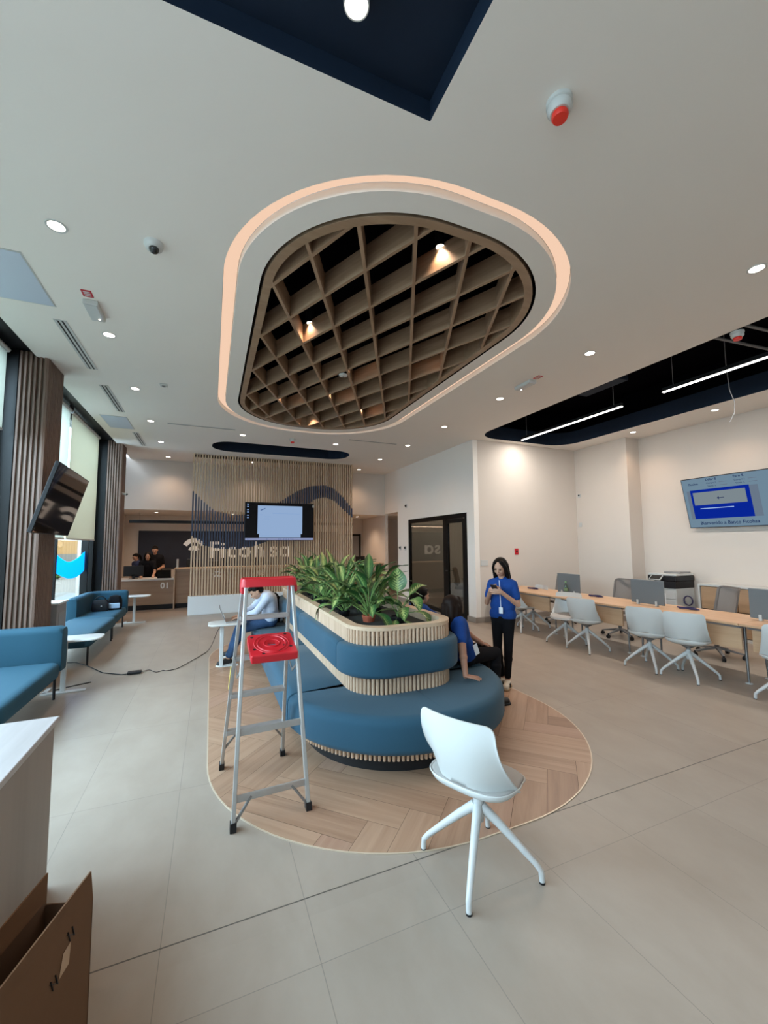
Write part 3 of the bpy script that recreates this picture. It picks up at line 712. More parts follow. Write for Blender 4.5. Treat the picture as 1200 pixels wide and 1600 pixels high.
# ------------------------------------------------------------------ columns, blinds, window film
for (y0, y1, lb) in ((5.956, 6.52, 'tall brown fluted wood column behind the dark television'), (10.467, 10.93, 'tall brown fluted wood column next to counter one')):
    t = thing('fluted_column', lb, 'column', (-2.0, (y0 + y1) / 2, 0), 0, 'fluted columns on the window side'); x1 = -1.853
    MB().box(-2.29, y0 + 0.02, 0, x1 - 0.02, y1, 3.99).build('core', M['slatback'], t, world=True)
    fx = MB(); n_ = 6
    for k in range(n_):
        a = -2.135 + k * (x1 + 2.135) / n_; b_ = a + (x1 + 2.135) / n_ * 0.68
        fx.hexa([(a, y0 + 0.02, 0), (a + 0.006, y0, 0), (b_ - 0.006, y0, 0), (b_, y0 + 0.02, 0)], [(a, y0 + 0.02, 3.985), (a + 0.006, y0, 3.985), (b_ - 0.006, y0, 3.985), (b_, y0 + 0.02, 3.985)])
    fx.build('near_fluting', M['col_wood'], t, world=True)
    fx = MB(); n_ = round((y1 - y0) / 0.047)
    for k in range(n_):
        a = y0 + k * (y1 - y0) / n_ + 0.0; b_ = a + (y1 - y0) / n_ * 0.68
        fx.hexa([(x1 - 0.02, a, 0), (x1, a + 0.006, 0), (x1, b_ - 0.006, 0), (x1 - 0.02, b_, 0)], [(x1 - 0.02, a, CH - 0.001), (x1, a + 0.006, CH - 0.001), (x1, b_ - 0.006, CH - 0.001), (x1 - 0.02, b_, CH - 0.001)])
    fx.build('side_fluting', M['col_wood'], t, world=True)
    MB().box(-2.33, y0 - 0.0, 0, -2.14, y1, 3.99).build('black_edge', M['blackm'], t, world=True)
for (y0, y1, z0, mt, lb) in ((6.64, 8.14, 1.80, 'blind2', 'pale roller blind in the narrow window beside the first column'), (8.2, 10.02, 1.80, 'blind', 'cream roller blind lowered halfway over the second window'), (2.0, 5.84, 3.0, 'blind2', 'white roller blind in the window before the first column')):
    t = thing('roller_blind', lb, 'blind', (-2.2, (y0 + y1) / 2, 3.9), 0, 'roller blinds')
    MB().tube([(-2.2, y0, 3.92), (-2.2, y1, 3.92)], 0.028, 14).build('roller', M['whitep'], t, world=True, smooth=50)
    for yy in (y0 + 0.01, y1 - 0.04): MB().box(-2.215, yy, 3.90, -2.185, yy + 0.03, 4.0).build('bracket', M['black'], t, world=True)
    MB().box(-2.204, y0 + 0.02, z0, -2.2, y1 - 0.02, 3.93).build('fabric', M[mt], t, world=True)
    MB().box(-2.212, y0 + 0.02, z0 - 0.025, -2.192, y1 - 0.02, z0).build('bottom_bar', M['whitep'], t, world=True)
fm = MB(); topc = [(8.23, 1.57), (8.6, 1.455), (8.99, 1.386), (9.45, 1.43), (9.87, 1.532), (9.98, 1.56)]; botc = [(8.2, 1.27), (8.65, 1.155), (9.05, 1.086), (9.5, 1.09), (9.87, 1.15), (9.98, 1.19)]
def fine_(P_):
    out = []
    for i in range(len(P_) - 1):
        a, b, c, d = P_[max(i - 1, 0)], P_[i], P_[i + 1], P_[min(i + 2, len(P_) - 1)]
        for k in range(6):
            t_ = k / 6; out.append(tuple(0.5 * (2 * b[m] + (c[m] - a[m]) * t_ + (2 * a[m] - 5 * b[m] + 4 * c[m] - d[m]) * t_ ** 2 + (3 * b[m] - a[m] - 3 * c[m] + d[m]) * t_ ** 3) for m in (0, 1)))
    return out + [P_[-1]]
topc, botc = fine_(topc), fine_([(8.2, 1.27), (8.65, 1.155), (9.05, 1.086), (9.5, 1.085), (9.87, 1.15), (9.98, 1.19)])
n = len(topc)
for dx in (0.0, 0.003): fm.add([(LX + 0.006 + dx, y, z) for y, z in topc] + [(LX + 0.006 + dx, y, z) for y, z in botc], [(i, i + 1, n + i + 1, n + i) for i in range(n - 1)])
_t = fm.build('window_film', M['decal']); tag(_t, 'blue curved band of film stuck on the window glass', 'film')
_m = M['decal']; _N = _m.node_tree.nodes; _L = _m.node_tree.links; _tt = _N.new('ShaderNodeBsdfTranslucent'); _tt.inputs[0].default_value = (0.02, 0.50, 1.0, 1)
_x = _N.new('ShaderNodeMixShader'); _x.inputs[0].default_value = 0.8; _L.new(_N['Principled BSDF'].outputs[0], _x.inputs[1]); _L.new(_tt.outputs[0], _x.inputs[2]); _L.new(_x.outputs[0], _N['Material Output'].inputs[0])
t = thing('street_wall', 'orange and white wall across the street seen through the window', 'wall', (-9, 32, -0.12))
MB().box(-24, 30, -0.12, -7, 30.3, 1.2).build('lower_wall', M['concrete'], t, world=True)
MB().box(-24, 30, 1.2, -7, 30.3, 3.4).build('upper_wall', M['orange_wall'], t, world=True)
hb = MB()
for k in range(60): hb.ball((-10.5 + random.uniform(-3, 3), 27.5 + random.uniform(-.4, .4), 0.1 + random.uniform(0, .35)), random.uniform(.2, .4), n=8)
tag(hb.build('street_hedge', M['hedge']), 'low green hedge outside beyond the window', 'hedge')
# small camera on column 2
t = thing('bullet_camera', 'small white security camera on the second fluted column', 'camera', (-1.853, 10.6, 2.83))
MB().box(0, -0.03, -0.03, 0.015, 0.03, 0.03).build('mount', M['white'], t, bevel=0.004); MB().tube([(0.015, 0, 0), (0.1, -0.05, -0.02)], 0.028, 14).build('body', M['white'], t, smooth=50); MB().ball((0.101, -0.051, -0.02), 0.02, n=10).build('lens', M['black'], t)
# light streaks on the column side are not drawn
# ------------------------------------------------------------------ slatted screen
scr = thing('slatted_screen', 'tall free-standing wood slat screen with a painted navy wave on a white plinth', 'screen', (1.61, 11.0, 0))
MB().box(-0.476, 10.94, 0, 3.68, 11.1, 0.445).build('plinth', M['plinth'], scr, world=True, bevel=0.004)
up = [(-0.422, 2.994), (-0.212, 2.754), (0.085, 2.514), (0.513, 2.432), (0.775, 2.442), (1.2, 2.58), (1.683, 2.82), (2.112, 3.106), (2.457, 3.257), (2.864, 3.307), (3.124, 3.228), (3.389, 3.008), (3.658, 2.681)]
lo_ = [(-0.43, 1.901), (-0.184, 1.679), (0.107, 1.587), (0.531, 1.56), (0.967, 1.625), (1.326, 1.75), (1.7, 2.05), (2.15, 2.55), (2.586, 2.901), (2.866, 2.972), (3.125, 2.895), (3.39, 2.673), (3.658, 2.422)]
def interp(t_, x):
    for (a, b), (c, d) in zip(t_, t_[1:]):
        if x <= c: return b + (d - b) * max(0, (x - a)) / (c - a)
    return t_[-1][1]
NS = 65
for k in range(NS):
    x = -0.43 + (3.655 + 0.43) * k / (NS - 1); u_, l2 = interp(up, x), interp(lo_, x)
    m_ = MB(); w_ = 0.0165
    for (a, b_, mi) in ((0.445, l2, 0), (l2, u_, 1), (u_, CH, 0)): m_.box(x - w_, 10.955, a, x + w_, 11.035, b_, mi)
    o = m_.build('slat', [M['oak_slat'], M['navy_slat']], scr, world=True, recalc=False)
MB().box(-0.43, 11.036, 3.86, 3.66, 11.06, 3.93).build('rail', M['slatback'], scr, world=True)
MB().box(-0.43, 11.036, 1.06, 3.66, 11.05, 1.09).build('rail', M['oak_slat'], scr, world=True)

def tv_box(t, w, h, screen_mat, d=0.04, bez=0.012):
    MB().box(-w / 2, 0, -h / 2, w / 2, d, h / 2).build('casing', M['black'], t, bevel=0.004)
    return MB().box(-w / 2 + bez, -0.002, -h / 2 + bez, w / 2 - bez, 0.001, h / 2 - bez).build('display', screen_mat, t)
# television on the screen, facing -y
t = thing('wall_television', 'large television with a document window hung on the slatted screen', 'television', (1.655, 10.84, 2.27))
dk = plain('dark_desktop', (0.002, 0.002, 0.003), 0.15, emit=(0.01, 0.01, 0.012), es=0.3)
dk.node_tree.nodes['Principled BSDF'].inputs['Specular IOR Level'].default_value = 0.12
dp = tv_box(t, 1.76, 0.98, dk)
docm = emis('document_glow', (0.36, 0.52, 0.80), 0.72); doc2 = emis('taskbar_glow', (0.33, 0.38, 0.62), 0.8); inkm = emis('ink', (0.10, 0.18, 0.40), 0.7); ink2 = emis('faint_ink', (0.25, 0.40, 0.70), 0.8)
def quad(x0, x1, z0, z1, y, nm, mt, par): return MB().add([(x0, y, z0), (x1, y, z0), (x1, y, z1), (x0, y, z1)], [(0, 1, 2, 3)]).build(nm, mt, par)
quad(-0.57, 0.57, -0.32, 0.41, -0.004, 'page', docm, dp); quad(-0.53, 0.53, -0.42, -0.32, -0.004, 'page', docm, dp)
quad(-0.868, 0.868, -0.478, -0.43, -0.004, 'taskbar', doc2, dp)
for x in (-0.82, -0.35, -0.05, 0.0, 0.08, 0.14, 0.2, 0.26, 0.31): quad(x, x + 0.03, -0.467, -0.443, -0.006, 'taskbar_icon', inkm, dp)
for z in (0.42, 0.36, 0.28, 0.22, 0.14, 0.08): quad(-0.83, -0.79, z, z + 0.025, -0.004, 'desktop_icon', ink2, dp)
for (x0, x1, z) in ((-0.52, -0.45, 0.17), (-0.20, 0.5, 0.205), (-0.42, -0.25, 0.12), (-0.42, -0.28, 0.06), (-0.5, 0.5, -0.37)): quad(x0, x1, z, z + 0.008, -0.006, 'text_line', ink2, dp)
MB().add([(-0.51, -0.006, 0.29), (-0.38, -0.006, 0.35), (-0.39, -0.006, 0.32), (-0.49, -0.006, 0.275)], [(0, 1, 2, 3)]).build('page_mark', inkm, dp)
MB().box(0.84, -0.006, 0.39, 0.885, -0.003, 0.46).build('sticker', M['white'], t)
MB().box(-0.2, 0.04, -0.2, 0.2, 0.13, 0.2).build('bracket', M['black'], t)

# ------------------------------------------------------------------ tellers counter behind the screen
def counter_unit(x0, x1, z1, num, lb, nx=0.62):
    t = thing('teller_counter', lb, 'counter', ((x0 + x1) / 2, 12.3, 0), 0, 'wood fronted teller counters'); h = (x1 - x0) / 2
    MB().box(-h + 0.02, 0.05, 0, h - 0.02, 0.6, 0.13).build('kick_plate', M['black'], t)
    MB().box(-h, 0, 0.13, h - 0.004, 0.62, z1 - 0.04).build('front_panel', M['counter'], t)
    if num: text(num, 0.21, 'number', M['lettering'], t, (nx, -0.006, z1 - 0.19), (PI / 2, 0, 0), 0.004, bold=0.006)
    return t
counter_unit(-2.40, -0.87, 0.80, '01', 'lower wood teller desk marked 01 with a white top', 0.54)
MB_ = MB().box(-2.40, 12.27, 0.76, -0.87, 13.0, 0.80); tag(MB_.build('worktop', M['white'], bevel=0.004), 'white worktop of the low teller desk marked 01', 'worktop')
tag(MB().box(-0.885, 12.22, 0, -0.855, 12.95, 1.06).build('divider_panel', M['oak']), 'thin pale wood divider at the end of teller desk 01', 'divider')
xs = [(-0.85, 0.5, '02', 0.5 - 0.0), (0.5, 1.75, '03', 0), (1.75, 2.95, '', 0), (2.95, 4.15, '', 0), (4.15, 5.18, '06', 0)]
for (a, b_, nm, _z) in xs:
    nx = {'02': 0.17 - (a + b_) / 2, '03': 1.36 - (a + b_) / 2, '06': 4.97 - (a + b_) / 2}.get(nm, 0)
    counter_unit(a, b_, 1.06, nm, {'02': 'high wood teller counter marked 02 behind the slats', '03': 'high wood teller counter marked 03 behind the slats', '06': 'high wood teller counter marked 06 by the passage', '': 'high wood teller counter behind the slatted screen, unnumbered'}[nm], nx)
tag(MB().box(-0.85, 12.26, 1.02, 5.18, 12.7, 1.06).build('worktop', M['oak'], bevel=0.004), 'long pale worktop over the high teller counters', 'worktop')
# back wall feature
struct(MB().box(-2.05, 14.46, 0.95, 4.3, 14.5, 2.13).build('wall_feature', M['navy_wall']))
sg_ = thing('wall_logo_sign', 'large white letter sign and curled emblem on the navy wall', 'sign', (0.5, 14.44, 1.6))
def back_x(px): return {}
for ch_, x_ in zip('Ficohso', (0.11, 0.36, 0.64, 1.05, 1.50, 1.98, 2.36)):
    lt_ = text(ch_, 0.74, 'letter', M['sign_lit'], sg_, (x_ - 0.5, 0, -0.11), (PI / 2, 0, 0), 0.015, bold=0.012)
    if x_ > 2.3:      # round one-storey a: bowl plus a stem joined into the same letter
        bm_ = bmesh.new(); bm_.from_mesh(lt_.data)
        xs_ = [v.co.x for v in bm_.verts]; ys_ = [v.co.y for v in bm_.verts]; xr_, yb_, yt_ = max(xs_), min(ys_), max(ys_)
        sv = [bm_.verts.new((x, y, z)) for z in (-0.015, 0.015) for x, y in ((xr_ - 0.07, yb_), (xr_ + 0.015, yb_), (xr_ + 0.015, yt_), (xr_ - 0.07, yt_))]
        for f_ in ((3, 2, 1, 0), (4, 5, 6, 7), (0, 1, 5, 4), (1, 2, 6, 5), (2, 3, 7, 6), (3, 0, 4, 7)): bm_.faces.new([sv[k] for k in f_])
        bm_.to_mesh(lt_.data); bm_.free()
def emblem(par, s, mat):
    for (r0, r1, a0, a1, cz) in ((0.30, 0.50, 35, 150, -0.1), (0.04, 0.24, 20, 165, -0.12)):
        m_ = MB(); N_ = 16; f = []; b = []
        vs = []
        for k in range(N_ + 1):
            a = math.radians(a0 + (a1 - a0) * k / N_); w = math.sin(PI * min(1, 0.25 + 0.75 * k / N_))
            ra, rb = r0 + (r1 - r0) * 0.15 * (k / N_), r1 - (r1 - r0) * 0.25 * (1 - k / N_)
            for r_ in (ra, rb):
                for y in (-0.015, 0.015): vs.append((r_ * math.cos(a) * s * 0.9, y * 1, (r_ * math.sin(a) + cz) * s))
        fs = []
        for k in range(N_):
            q = 4 * k; fs += [(q, q + 2, q + 6, q + 4), (q + 1, q + 5, q + 7, q + 3), (q, q + 4, q + 5, q + 1), (q + 2, q + 3, q + 7, q + 6)]
        fs += [(0, 1, 3, 2), (4 * N_, 4 * N_ + 2, 4 * N_ + 3, 4 * N_ + 1)]
        m_.add(vs, fs); yield m_.build('emblem', mat, par)
for o in emblem(sg_, 0.85, M['sign_lit']): o.location = (-0.98, 0, -0.02)
# linear black pendant over counter
t = thing('black_linear_pendant', 'long black linear pendant hanging over the teller counters', 'light', (1.2, 12.8, 2.33))
MB().box(-3.25, -0.03, -0.045, 3.1, 0.03, 0.035).build('housing', M['black'], t)
for x in (-3.0, -0.5, 3.0, 2.85): MB().tube([(x, 0, 0.03), (x, 0, 0.28)], 0.004, 6).build('cable', M['greyp'], t)
a = area_lamp('lamp', (0, 0, -0.055), 6.0, 40, WARM, (0, 0, 0), 0.05); a.parent = t
# doorway at the right part behind counter 06
struct(MB().box(4.35, 14.44, 0, 5.1, 14.5, 2.0).build('door_2', M['greyp'])); struct(MB().box(5.1, 14.42, 0, 5.16, 14.5, 2.05).build('trim_9', M['blackm'])); struct(MB().box(4.3, 14.42, 1.98, 5.16, 14.5, 2.05).build('trim_10', M['blackm']))
# monitor, laptop, glass screens on the teller desk
t = thing('desk_monitor', 'black monitor seen from behind on teller desk 01', 'monitor', (-1.86, 12.55, 0.80))
MB().box(-0.23, 0, 0.07, 0.23, 0.03, 0.34).build('screen_shell', M['black'], t, bevel=0.008); MB().box(-0.03, 0.0, 0, 0.03, 0.03, 0.12).build('neck', M['black'], t); MB().box(-0.1, -0.07, 0, 0.1, 0.1, 0.012).build('foot', M['black'], t)
def laptop(t, w=0.33, d=0.23, ang=105, mat='blackm', s=1):
    MB().box(-w / 2, -d / 2, 0, w / 2, d / 2, 0.016).build('keyboard_deck', M[mat], t, bevel=0.004)
    a = math.radians(180 - ang); h = 0.22
    o = MB().box(-w / 2, 0, 0, w / 2, 0.008, h).build('lid', M[mat], t, bevel=0.003); o.location = (0, d / 2 - 0.004, 0.014); o.rotation_euler = (-(math.radians(ang) - PI / 2), 0, 0)
    MB().add([(-w / 2 + 0.01, -0.001, 0.012), (w / 2 - 0.01, -0.001, 0.012), (w / 2 - 0.01, -0.001, h - 0.01), (-w / 2 + 0.01, -0.001, h - 0.01)], [(0, 1, 2, 3)]).build('display', M['screen_off'], o)
t = thing('black_laptop', 'open black laptop turned away on teller desk 01', 'laptop', (-1.13, 12.55, 0.80), PI); laptop(t)
tag(MB().box(-0.84, 12.32, 1.06, -0.80, 12.5, 1.30).build('glass_screen', M['whitep']), 'small upright white screen at the corner of counter 02', 'screen')
for i, (x, w, lb) in enumerate(((-0.45, 0.34, 'stack of dark boxes on the counter behind the slats'), (0.1, 0.25, 'dark office machine on the counter behind the slats'))):
    tag(MB().box(x - w / 2, 12.75, 0.8, x + w / 2, 13.1, 1.28 - 0.06 * i).build('office_machine', M['black'], bevel=0.015), lb, 'machine')
for x, lb in ((4.5, 'dark monitor top behind counter 06'),):
    t = thing('desk_monitor', lb, 'monitor', (x, 12.62, 1.06)); MB().box(-0.16, 0, 0.05, 0.16, 0.03, 0.22).build('screen_shell', M['black'], t, bevel=0.008); MB().box(-0.05, -0.04, 0, 0.05, 0.06, 0.07).build('foot', M['black'], t)

# ------------------------------------------------------------------ glass meeting room front
t = thing('glass_partition', 'black framed glass partition with door of the meeting room', 'partition', (5.2, 9.0, 0))
fm = MB()
for (y0, y1, z0, z1) in ((7.58, 7.66, 0, 2.35), (10.39, 10.47, 0, 2.35), (7.66, 10.39, 2.25, 2.35), (8.44, 8.58, 0, 2.25), (8.58, 10.39, 0, 0.09)): fm.box(5.19, y0, z0, 5.26, y1, z1)
fm.build('frame', M['blackm'], t, world=True, bevel=0.003)
MB().box(5.222, 8.58, 0.09, 5.23, 10.39, 2.25).build('fixed_pane', M['glass_door'], t, world=True)
d = MB(); 
for (y0, y1, z0, z1) in ((7.67, 7.75, 0.01, 2.24), (8.36, 8.435, 0.01, 2.24), (7.75, 8.36, 2.15, 2.24), (7.75, 8.36, 0.01, 0.12)): d.box(5.19, y0, z0, 5.24, y1, z1)
dl = d.build('door_leaf', M['blackm'], t, world=True, bevel=0.003)
MB().box(5.213, 7.75, 0.12, 5.221, 8.36, 2.15).build('door_pane', M['glass_door'], t, world=True)
h_ = MB(); h_.tube([(5.19, 8.40, 1.03), (5.14, 8.40, 1.03), (5.135, 8.28, 1.03)], 0.011, 10); h_.build('handle', M['blackm'], t, world=True, smooth=60)
# meeting room contents
t = thing('meeting_table', 'small wooden table inside the glass meeting room', 'table', (6.6, 8.6, 0))
MB().box(-0.4, -0.75, 0.72, 0.4, 0.75, 0.745).build('tabletop', M['oak'], t, bevel=0.004)
for sx in (-1, 1):
    for sy in (-1, 1): MB().box(sx * 0.35 - 0.02, sy * 0.7 - 0.02, 0, sx * 0.35 + 0.02, sy * 0.7 + 0.02, 0.72).build('leg', M['greyp'], t)
tag(MB().box(6.3, 8.25, 0.745, 6.75, 8.6, 0.95).build('dark_box', M['black'], bevel=0.01), 'dark box on the table in the meeting room', 'box')
t = thing('whiteboard', 'whiteboard on the far wall of the meeting room', 'board', (8.19, 9.6, 1.5))
MB().box(-0.01, -0.9, -0.5, 0.0, 0.9, 0.5).build('board', M['white'], t); 
for a in ((-0.02, -0.92, -0.53, 0.0, 0.92, -0.5), (-0.02, -0.92, 0.5, 0, 0.92, 0.53)): MB().box(*a).build('frame', M['alu'], t)
l = area_lamp('meeting_room_lamp', (6.7, 9.2, 3.85), 1.2, 28, (1, 0.88, 0.75), (0, 0, 0), 0.3)

# ------------------------------------------------------------------ small wall devices
def plate(x, y, z, ax, lb, nm='wall_switch', mat='white', s=(0.06, 0.06), knob=None, cat='switch', group=None):
    t = thing(nm, lb, cat, (x, y, z), 0, group)
    a, b_ = s
    if ax == 'x': MB().box(-0.015, -a, -b_, 0, a, b_).build('plate', M[mat], t, bevel=0.004)
    else: MB().box(-a, -0.015, -b_, a, 0, b_).build('plate', M[mat], t, bevel=0.004)
    if knob:
        c = (-0.02, 0, 0.01) if ax == 'x' else (0, -0.02, 0.01)
        MB().ball(c, 0.035 if knob == 'big' else 0.02, n=12).build('lens' if cat == 'camera' else 'button', M['black'], t, smooth=180)
    return t
plate(5.2, 10.6, 2.76, 'x', 'round white camera on the wall above the glass door', 'wall_camera', s=(0.05, 0.05), knob='big', cat='camera')
plate(5.2, 11.02, 1.55, 'x', 'white access reader nearer the passage', 'access_reader', s=(0.05, 0.06), knob='big', cat='reader', group='access readers by the passage')
plate(5.2, 10.68, 1.55, 'x', 'white access reader nearer the glass door', 'access_reader', s=(0.05, 0.06), knob='big', cat='reader', group='access readers by the passage')
plate(5.43, 7.3, 1.25, 'y', 'white wall switch plate next to the wall corner', s=(0.09, 0.06))
plate(6.31, 7.3, 1.48, 'y', 'red fire alarm call point on the wall behind the standing woman', 'fire_alarm', 'red', s=(0.05, 0.07), knob='small', cat='alarm')
plate(8.2, 7.2, 2.8, 'x', 'small white camera high in the wall corner', 'wall_camera', s=(0.04, 0.04), knob='small', cat='camera')
plate(8.2, 7.2, 2.1, 'x', 'small white sensor below the corner camera', 'wall_sensor', s=(0.04, 0.05), cat='sensor')

# ------------------------------------------------------------------ tilted TV on right wall
def tv_at(o, top_l, top_r, bot_l, width, height):
    X_ = (Vector(top_r) - Vector(top_l)).normalized(); Z_ = (Vector(top_l) - Vector(bot_l)); Z_ = (Z_ - X_ * Z_.dot(X_)).normalized(); Y_ = Z_.cross(X_)
    c = Vector(top_l) + X_ * width / 2 - Z_ * height / 2
    o.location = c; o.rotation_euler = Matrix((X_, Y_, Z_)).transposed().to_euler()
t = thing('tilted_television', 'large tilted television with blue slide on the right wall', 'television')
tv_at(t, (8.28, 4.93, 2.85), (8.28, 3.27, 2.85), (8.50, 4.93, 1.93), 1.66, 0.945)
pale = emis('pale_slide', (0.17, 0.26, 0.34), 0.85); blueg = emis('blue_slide', (0.003, 0.022, 0.34), 0.8); greyg = emis('grey_slide', (0.23, 0.28, 0.31), 0.8); ink3 = emis('navy_ink', (0.01, 0.03, 0.16), 0.5); gr2 = emis('grey_band', (0.16, 0.21, 0.28), 0.8); wh_ = emis('white_ink', (0.35, 0.5, 0.8), 0.9)
dp = tv_box(t, 1.66, 0.945, pale)
quad(-0.76, 0.34, -0.30, 0.24, -0.004, 'slide_frame', gr2, dp)
quad(-0.70, 0.22, -0.30, 0.25, -0.006, 'blue_slide', blueg, dp); quad(-0.66, 0.16, -0.04, 0.20, -0.008, 'slide_picture', greyg, dp)
TR = (PI / 2, 0, 0)
text('\u2190', 0.10, 'arrow', ink3, dp, (-0.23, -0.010, 0.06), TR) if False else None
MB().add([(-0.28, -0.010, 0.07), (-0.25, -0.010, 0.10), (-0.25, -0.010, 0.076), (-0.17, -0.010, 0.076), (-0.17, -0.010, 0.064), (-0.25, -0.010, 0.064), (-0.25, -0.010, 0.04)], [(0, 6, 5, 4, 3, 2, 1)]).build('arrow', ink3, dp)
text('Bienvenido a Banco Ficohsa', 0.085, 'caption', ink3, dp, (-0.18, -0.008, -0.385), TR, sx=0.95, bold=0.001)
text('Ficohsa', 0.055, 'caption', ink3, dp, (-0.62, -0.008, 0.36), TR, bold=0.001)
text('D\u00f3lar $', 0.055, 'caption', ink3, dp, (-0.32, -0.008, 0.42), TR, bold=0.001)
text('Euro \u20ac', 0.055, 'caption', ink3, dp, (0.10, -0.008, 0.42), TR, bold=0.001)
for x in (-0.25, 0.18):
    text('Compra L', 0.04, 'caption', ink3, dp, (x - 0.07, -0.008, 0.355), TR); text('Venta  L', 0.04, 'caption', ink3, dp, (x - 0.07, -0.008, 0.30), TR)
    for z in (0.355, 0.30): quad(x + 0.05, x + 0.17, z - 0.006, z + 0.006, -0.008, 'figures', gr2, dp)
quad(-0.58, -0.05, -0.115, -0.10, -0.008, 'slide_text', wh_, dp)
MB().box(-0.2, 0.04, -0.2, 0.2, 0.10, 0.2).build('bracket', M['black'], t)
# dark TV on the column
t = thing('dark_television', 'switched-off tilted television mounted on the fluted column', 'television')
tv_at(t, (-1.52, 5.36, 2.58), (-1.60, 6.86, 2.58), (-1.735, 5.42, 1.80), 1.50, 0.80)
tv_box(t, 1.50, 0.80, M['screen_off'])
MB().box(-0.15, 0.04, -0.15, 0.15, 0.17, 0.15).build('bracket', M['blackm'], t)

# ------------------------------------------------------------------ upholstered island with planter
SC = (1.6, 5.065)
sofa = thing('island_sofa', 'blue upholstered oval island seat wrapped around a slatted planter', 'sofa', (1.6, 5.065, 0))
def path_rr(x0, x1, y0, y1, r, n=18):
    P_ = rr(x0, x1, y0, y1, r, n); out = []
    m_ = len(P_)
    for i in range(m_):
        a = Vector(P_[i - 1]); c = Vector(P_[(i + 1) % m_]); d = (c - a).normalized(); out.append((P_[i][0], P_[i][1], d.y, -d.x))
    return out
def subpath(full, y0, y1, side):
    """piece of closed outline: side 'near','far','left','right'"""
    cx = SC[0]
    if side in ('near', 'far'):
        pts = [p for p in full if (p[1] < y0 if side == 'near' else p[1] > y0)]
        pts.sort(key=lambda p: math.atan2(p[0] - cx, (y0 + 0.6 - p[1]) if side == 'near' else -(y0 - 0.6 - p[1])))
        xl = min(p[0] for p in full); xr_ = max(p[0] for p in full)
        yc = y0
        return [(xl, yc, -1, 0)] + pts + [(xr_, yc, 1, 0)]
    x = min(p[0] for p in full) if side == 'left' else max(p[0] for p in full); nx = -1 if side == 'left' else 1
    return [(x, y0 + (y1 - y0) * k / 4, nx, 0) for k in range(5)]
def sweep(path, sect, end_in=0.012, mi=0, mb=None):
    """sect: list of (off, z) ccw; ends softly shrunk"""
    mb = mb or MB(); rings = []
    co_ = (sum(s[0] for s in sect) / len(sect), sum(s[1] for s in sect) / len(sect))
    def ring(p, k):
        return [(p[0] + p[2] * (co_[0] + (s[0] - co_[0]) * k[0]), p[1] + p[3] * (co_[0] + (s[0] - co_[0]) * k[0]), co_[1] + (s[1] - co_[1]) * k[1]) for s in sect]
    n = len(path)
    hx_ = max(s[0] for s in sect) - min(s[0] for s in sect); hz_ = max(s[1] for s in sect) - min(s[1] for s in sect)
    def adv(a, b, d):
        v = Vector((b[0] - a[0], b[1] - a[1])); v = v.normalized() * d if v.length else v
        return (a[0] + v.x, a[1] + v.y, a[2], a[3])
    e = end_in
    ks = lambda t_: (1 - 2 * e * t_ / hx_, 1 - 2 * e * t_ / hz_)
    rings.append(ring(adv(path[0], path[1], 0.002), ks(1.0))); rings.append(ring(adv(path[0], path[1], 0.005), ks(0.35))); rings.append(ring(adv(path[0], path[1], e), ks(0)))
    for p in path[1:-1]: rings.append(ring(p, (1, 1)))
    rings.append(ring(adv(path[-1], path[-2], e), ks(0))); rings.append(ring(adv(path[-1], path[-2], 0.005), ks(0.35))); rings.append(ring(adv(path[-1], path[-2], 0.002), ks(1.0)))
    mb.loft(rings, mi); return mb
def round_sect(o0, o1, z0, z1, r_out_t, r_out_b, r_in=0.01, n=5):
    s = []
    def arc(cx, cz, r, a0, a1):
        for k in range(n + 1):
            a = math.radians(a0 + (a1 - a0) * k / n); s.append((cx + r * math.cos(a), cz + r * math.sin(a)))
    arc(o1 - r_out_b, z0 + r_out_b, r_out_b, -90, 0); arc(o1 - r_out_t, z1 - r_out_t, r_out_t, 0, 90)
    arc(o0 + r_in, z1 - r_in, r_in, 90, 180); arc(o0 + r_in, z0 + r_in, r_in, 180, 270)
    return s
SY0, SY1 = 2.6, 7.53
seatO = path_rr(0.6, 2.6, SY0, SY1, 0.985, 22)
sec = round_sect(-0.52, 0.0, 0.19, 0.455, 0.07, 0.05)
secn = round_sect(-0.72, 0.0, 0.19, 0.455, 0.07, 0.05)
sweep(subpath(seatO, 3.46, None, 'near'), secn).build('seat_cushion', M['blue'], sofa, world=True, smooth=60)
sweep(subpath(seatO, 6.67, None, 'far'), secn).build('seat_cushion', M['blue'], sofa, world=True, smooth=60)
for a, b_ in ((3.47, 5.06), (5.07, 6.66)):
    for sd in ('left', 'right'): sweep(subpath(seatO, a, b_, sd), sec).build('seat_cushion', M['blue'], sofa, world=True, smooth=60)
# planter box
PX0, PX1, PY0, PY1, PR = 1.09, 2.05, 3.12, 7.01, 0.30
PO = rr(PX0, PX1, PY0, PY1, PR, 14)
MB().prism(inset(PO, 0.015), 0.17, 0.90).build('planter_core', M['slatback'], sofa, world=True)
backO = path_rr(PX0, PX1, PY0, PY1, PR, 14)
bsec = round_sect(-0.03, 0.085, 0.595, 0.845, 0.045, 0.04, 0.01)
sweep(subpath(backO, 3.44, None, 'near'), bsec, 0.012).build('back_cushion', M['blue'], sofa, world=True, smooth=60)
sweep(subpath(backO, 6.69, None, 'far'), bsec, 0.012).build('back_cushion', M['blue'], sofa, world=True, smooth=60)
for a, b_ in ((3.445, 5.06), (5.065, 6.685)):
    for sd in ('left', 'right'): sweep(subpath(backO, a, b_, sd), bsec, 0.012).build('back_cushion', M['blue'], sofa, world=True, smooth=60)
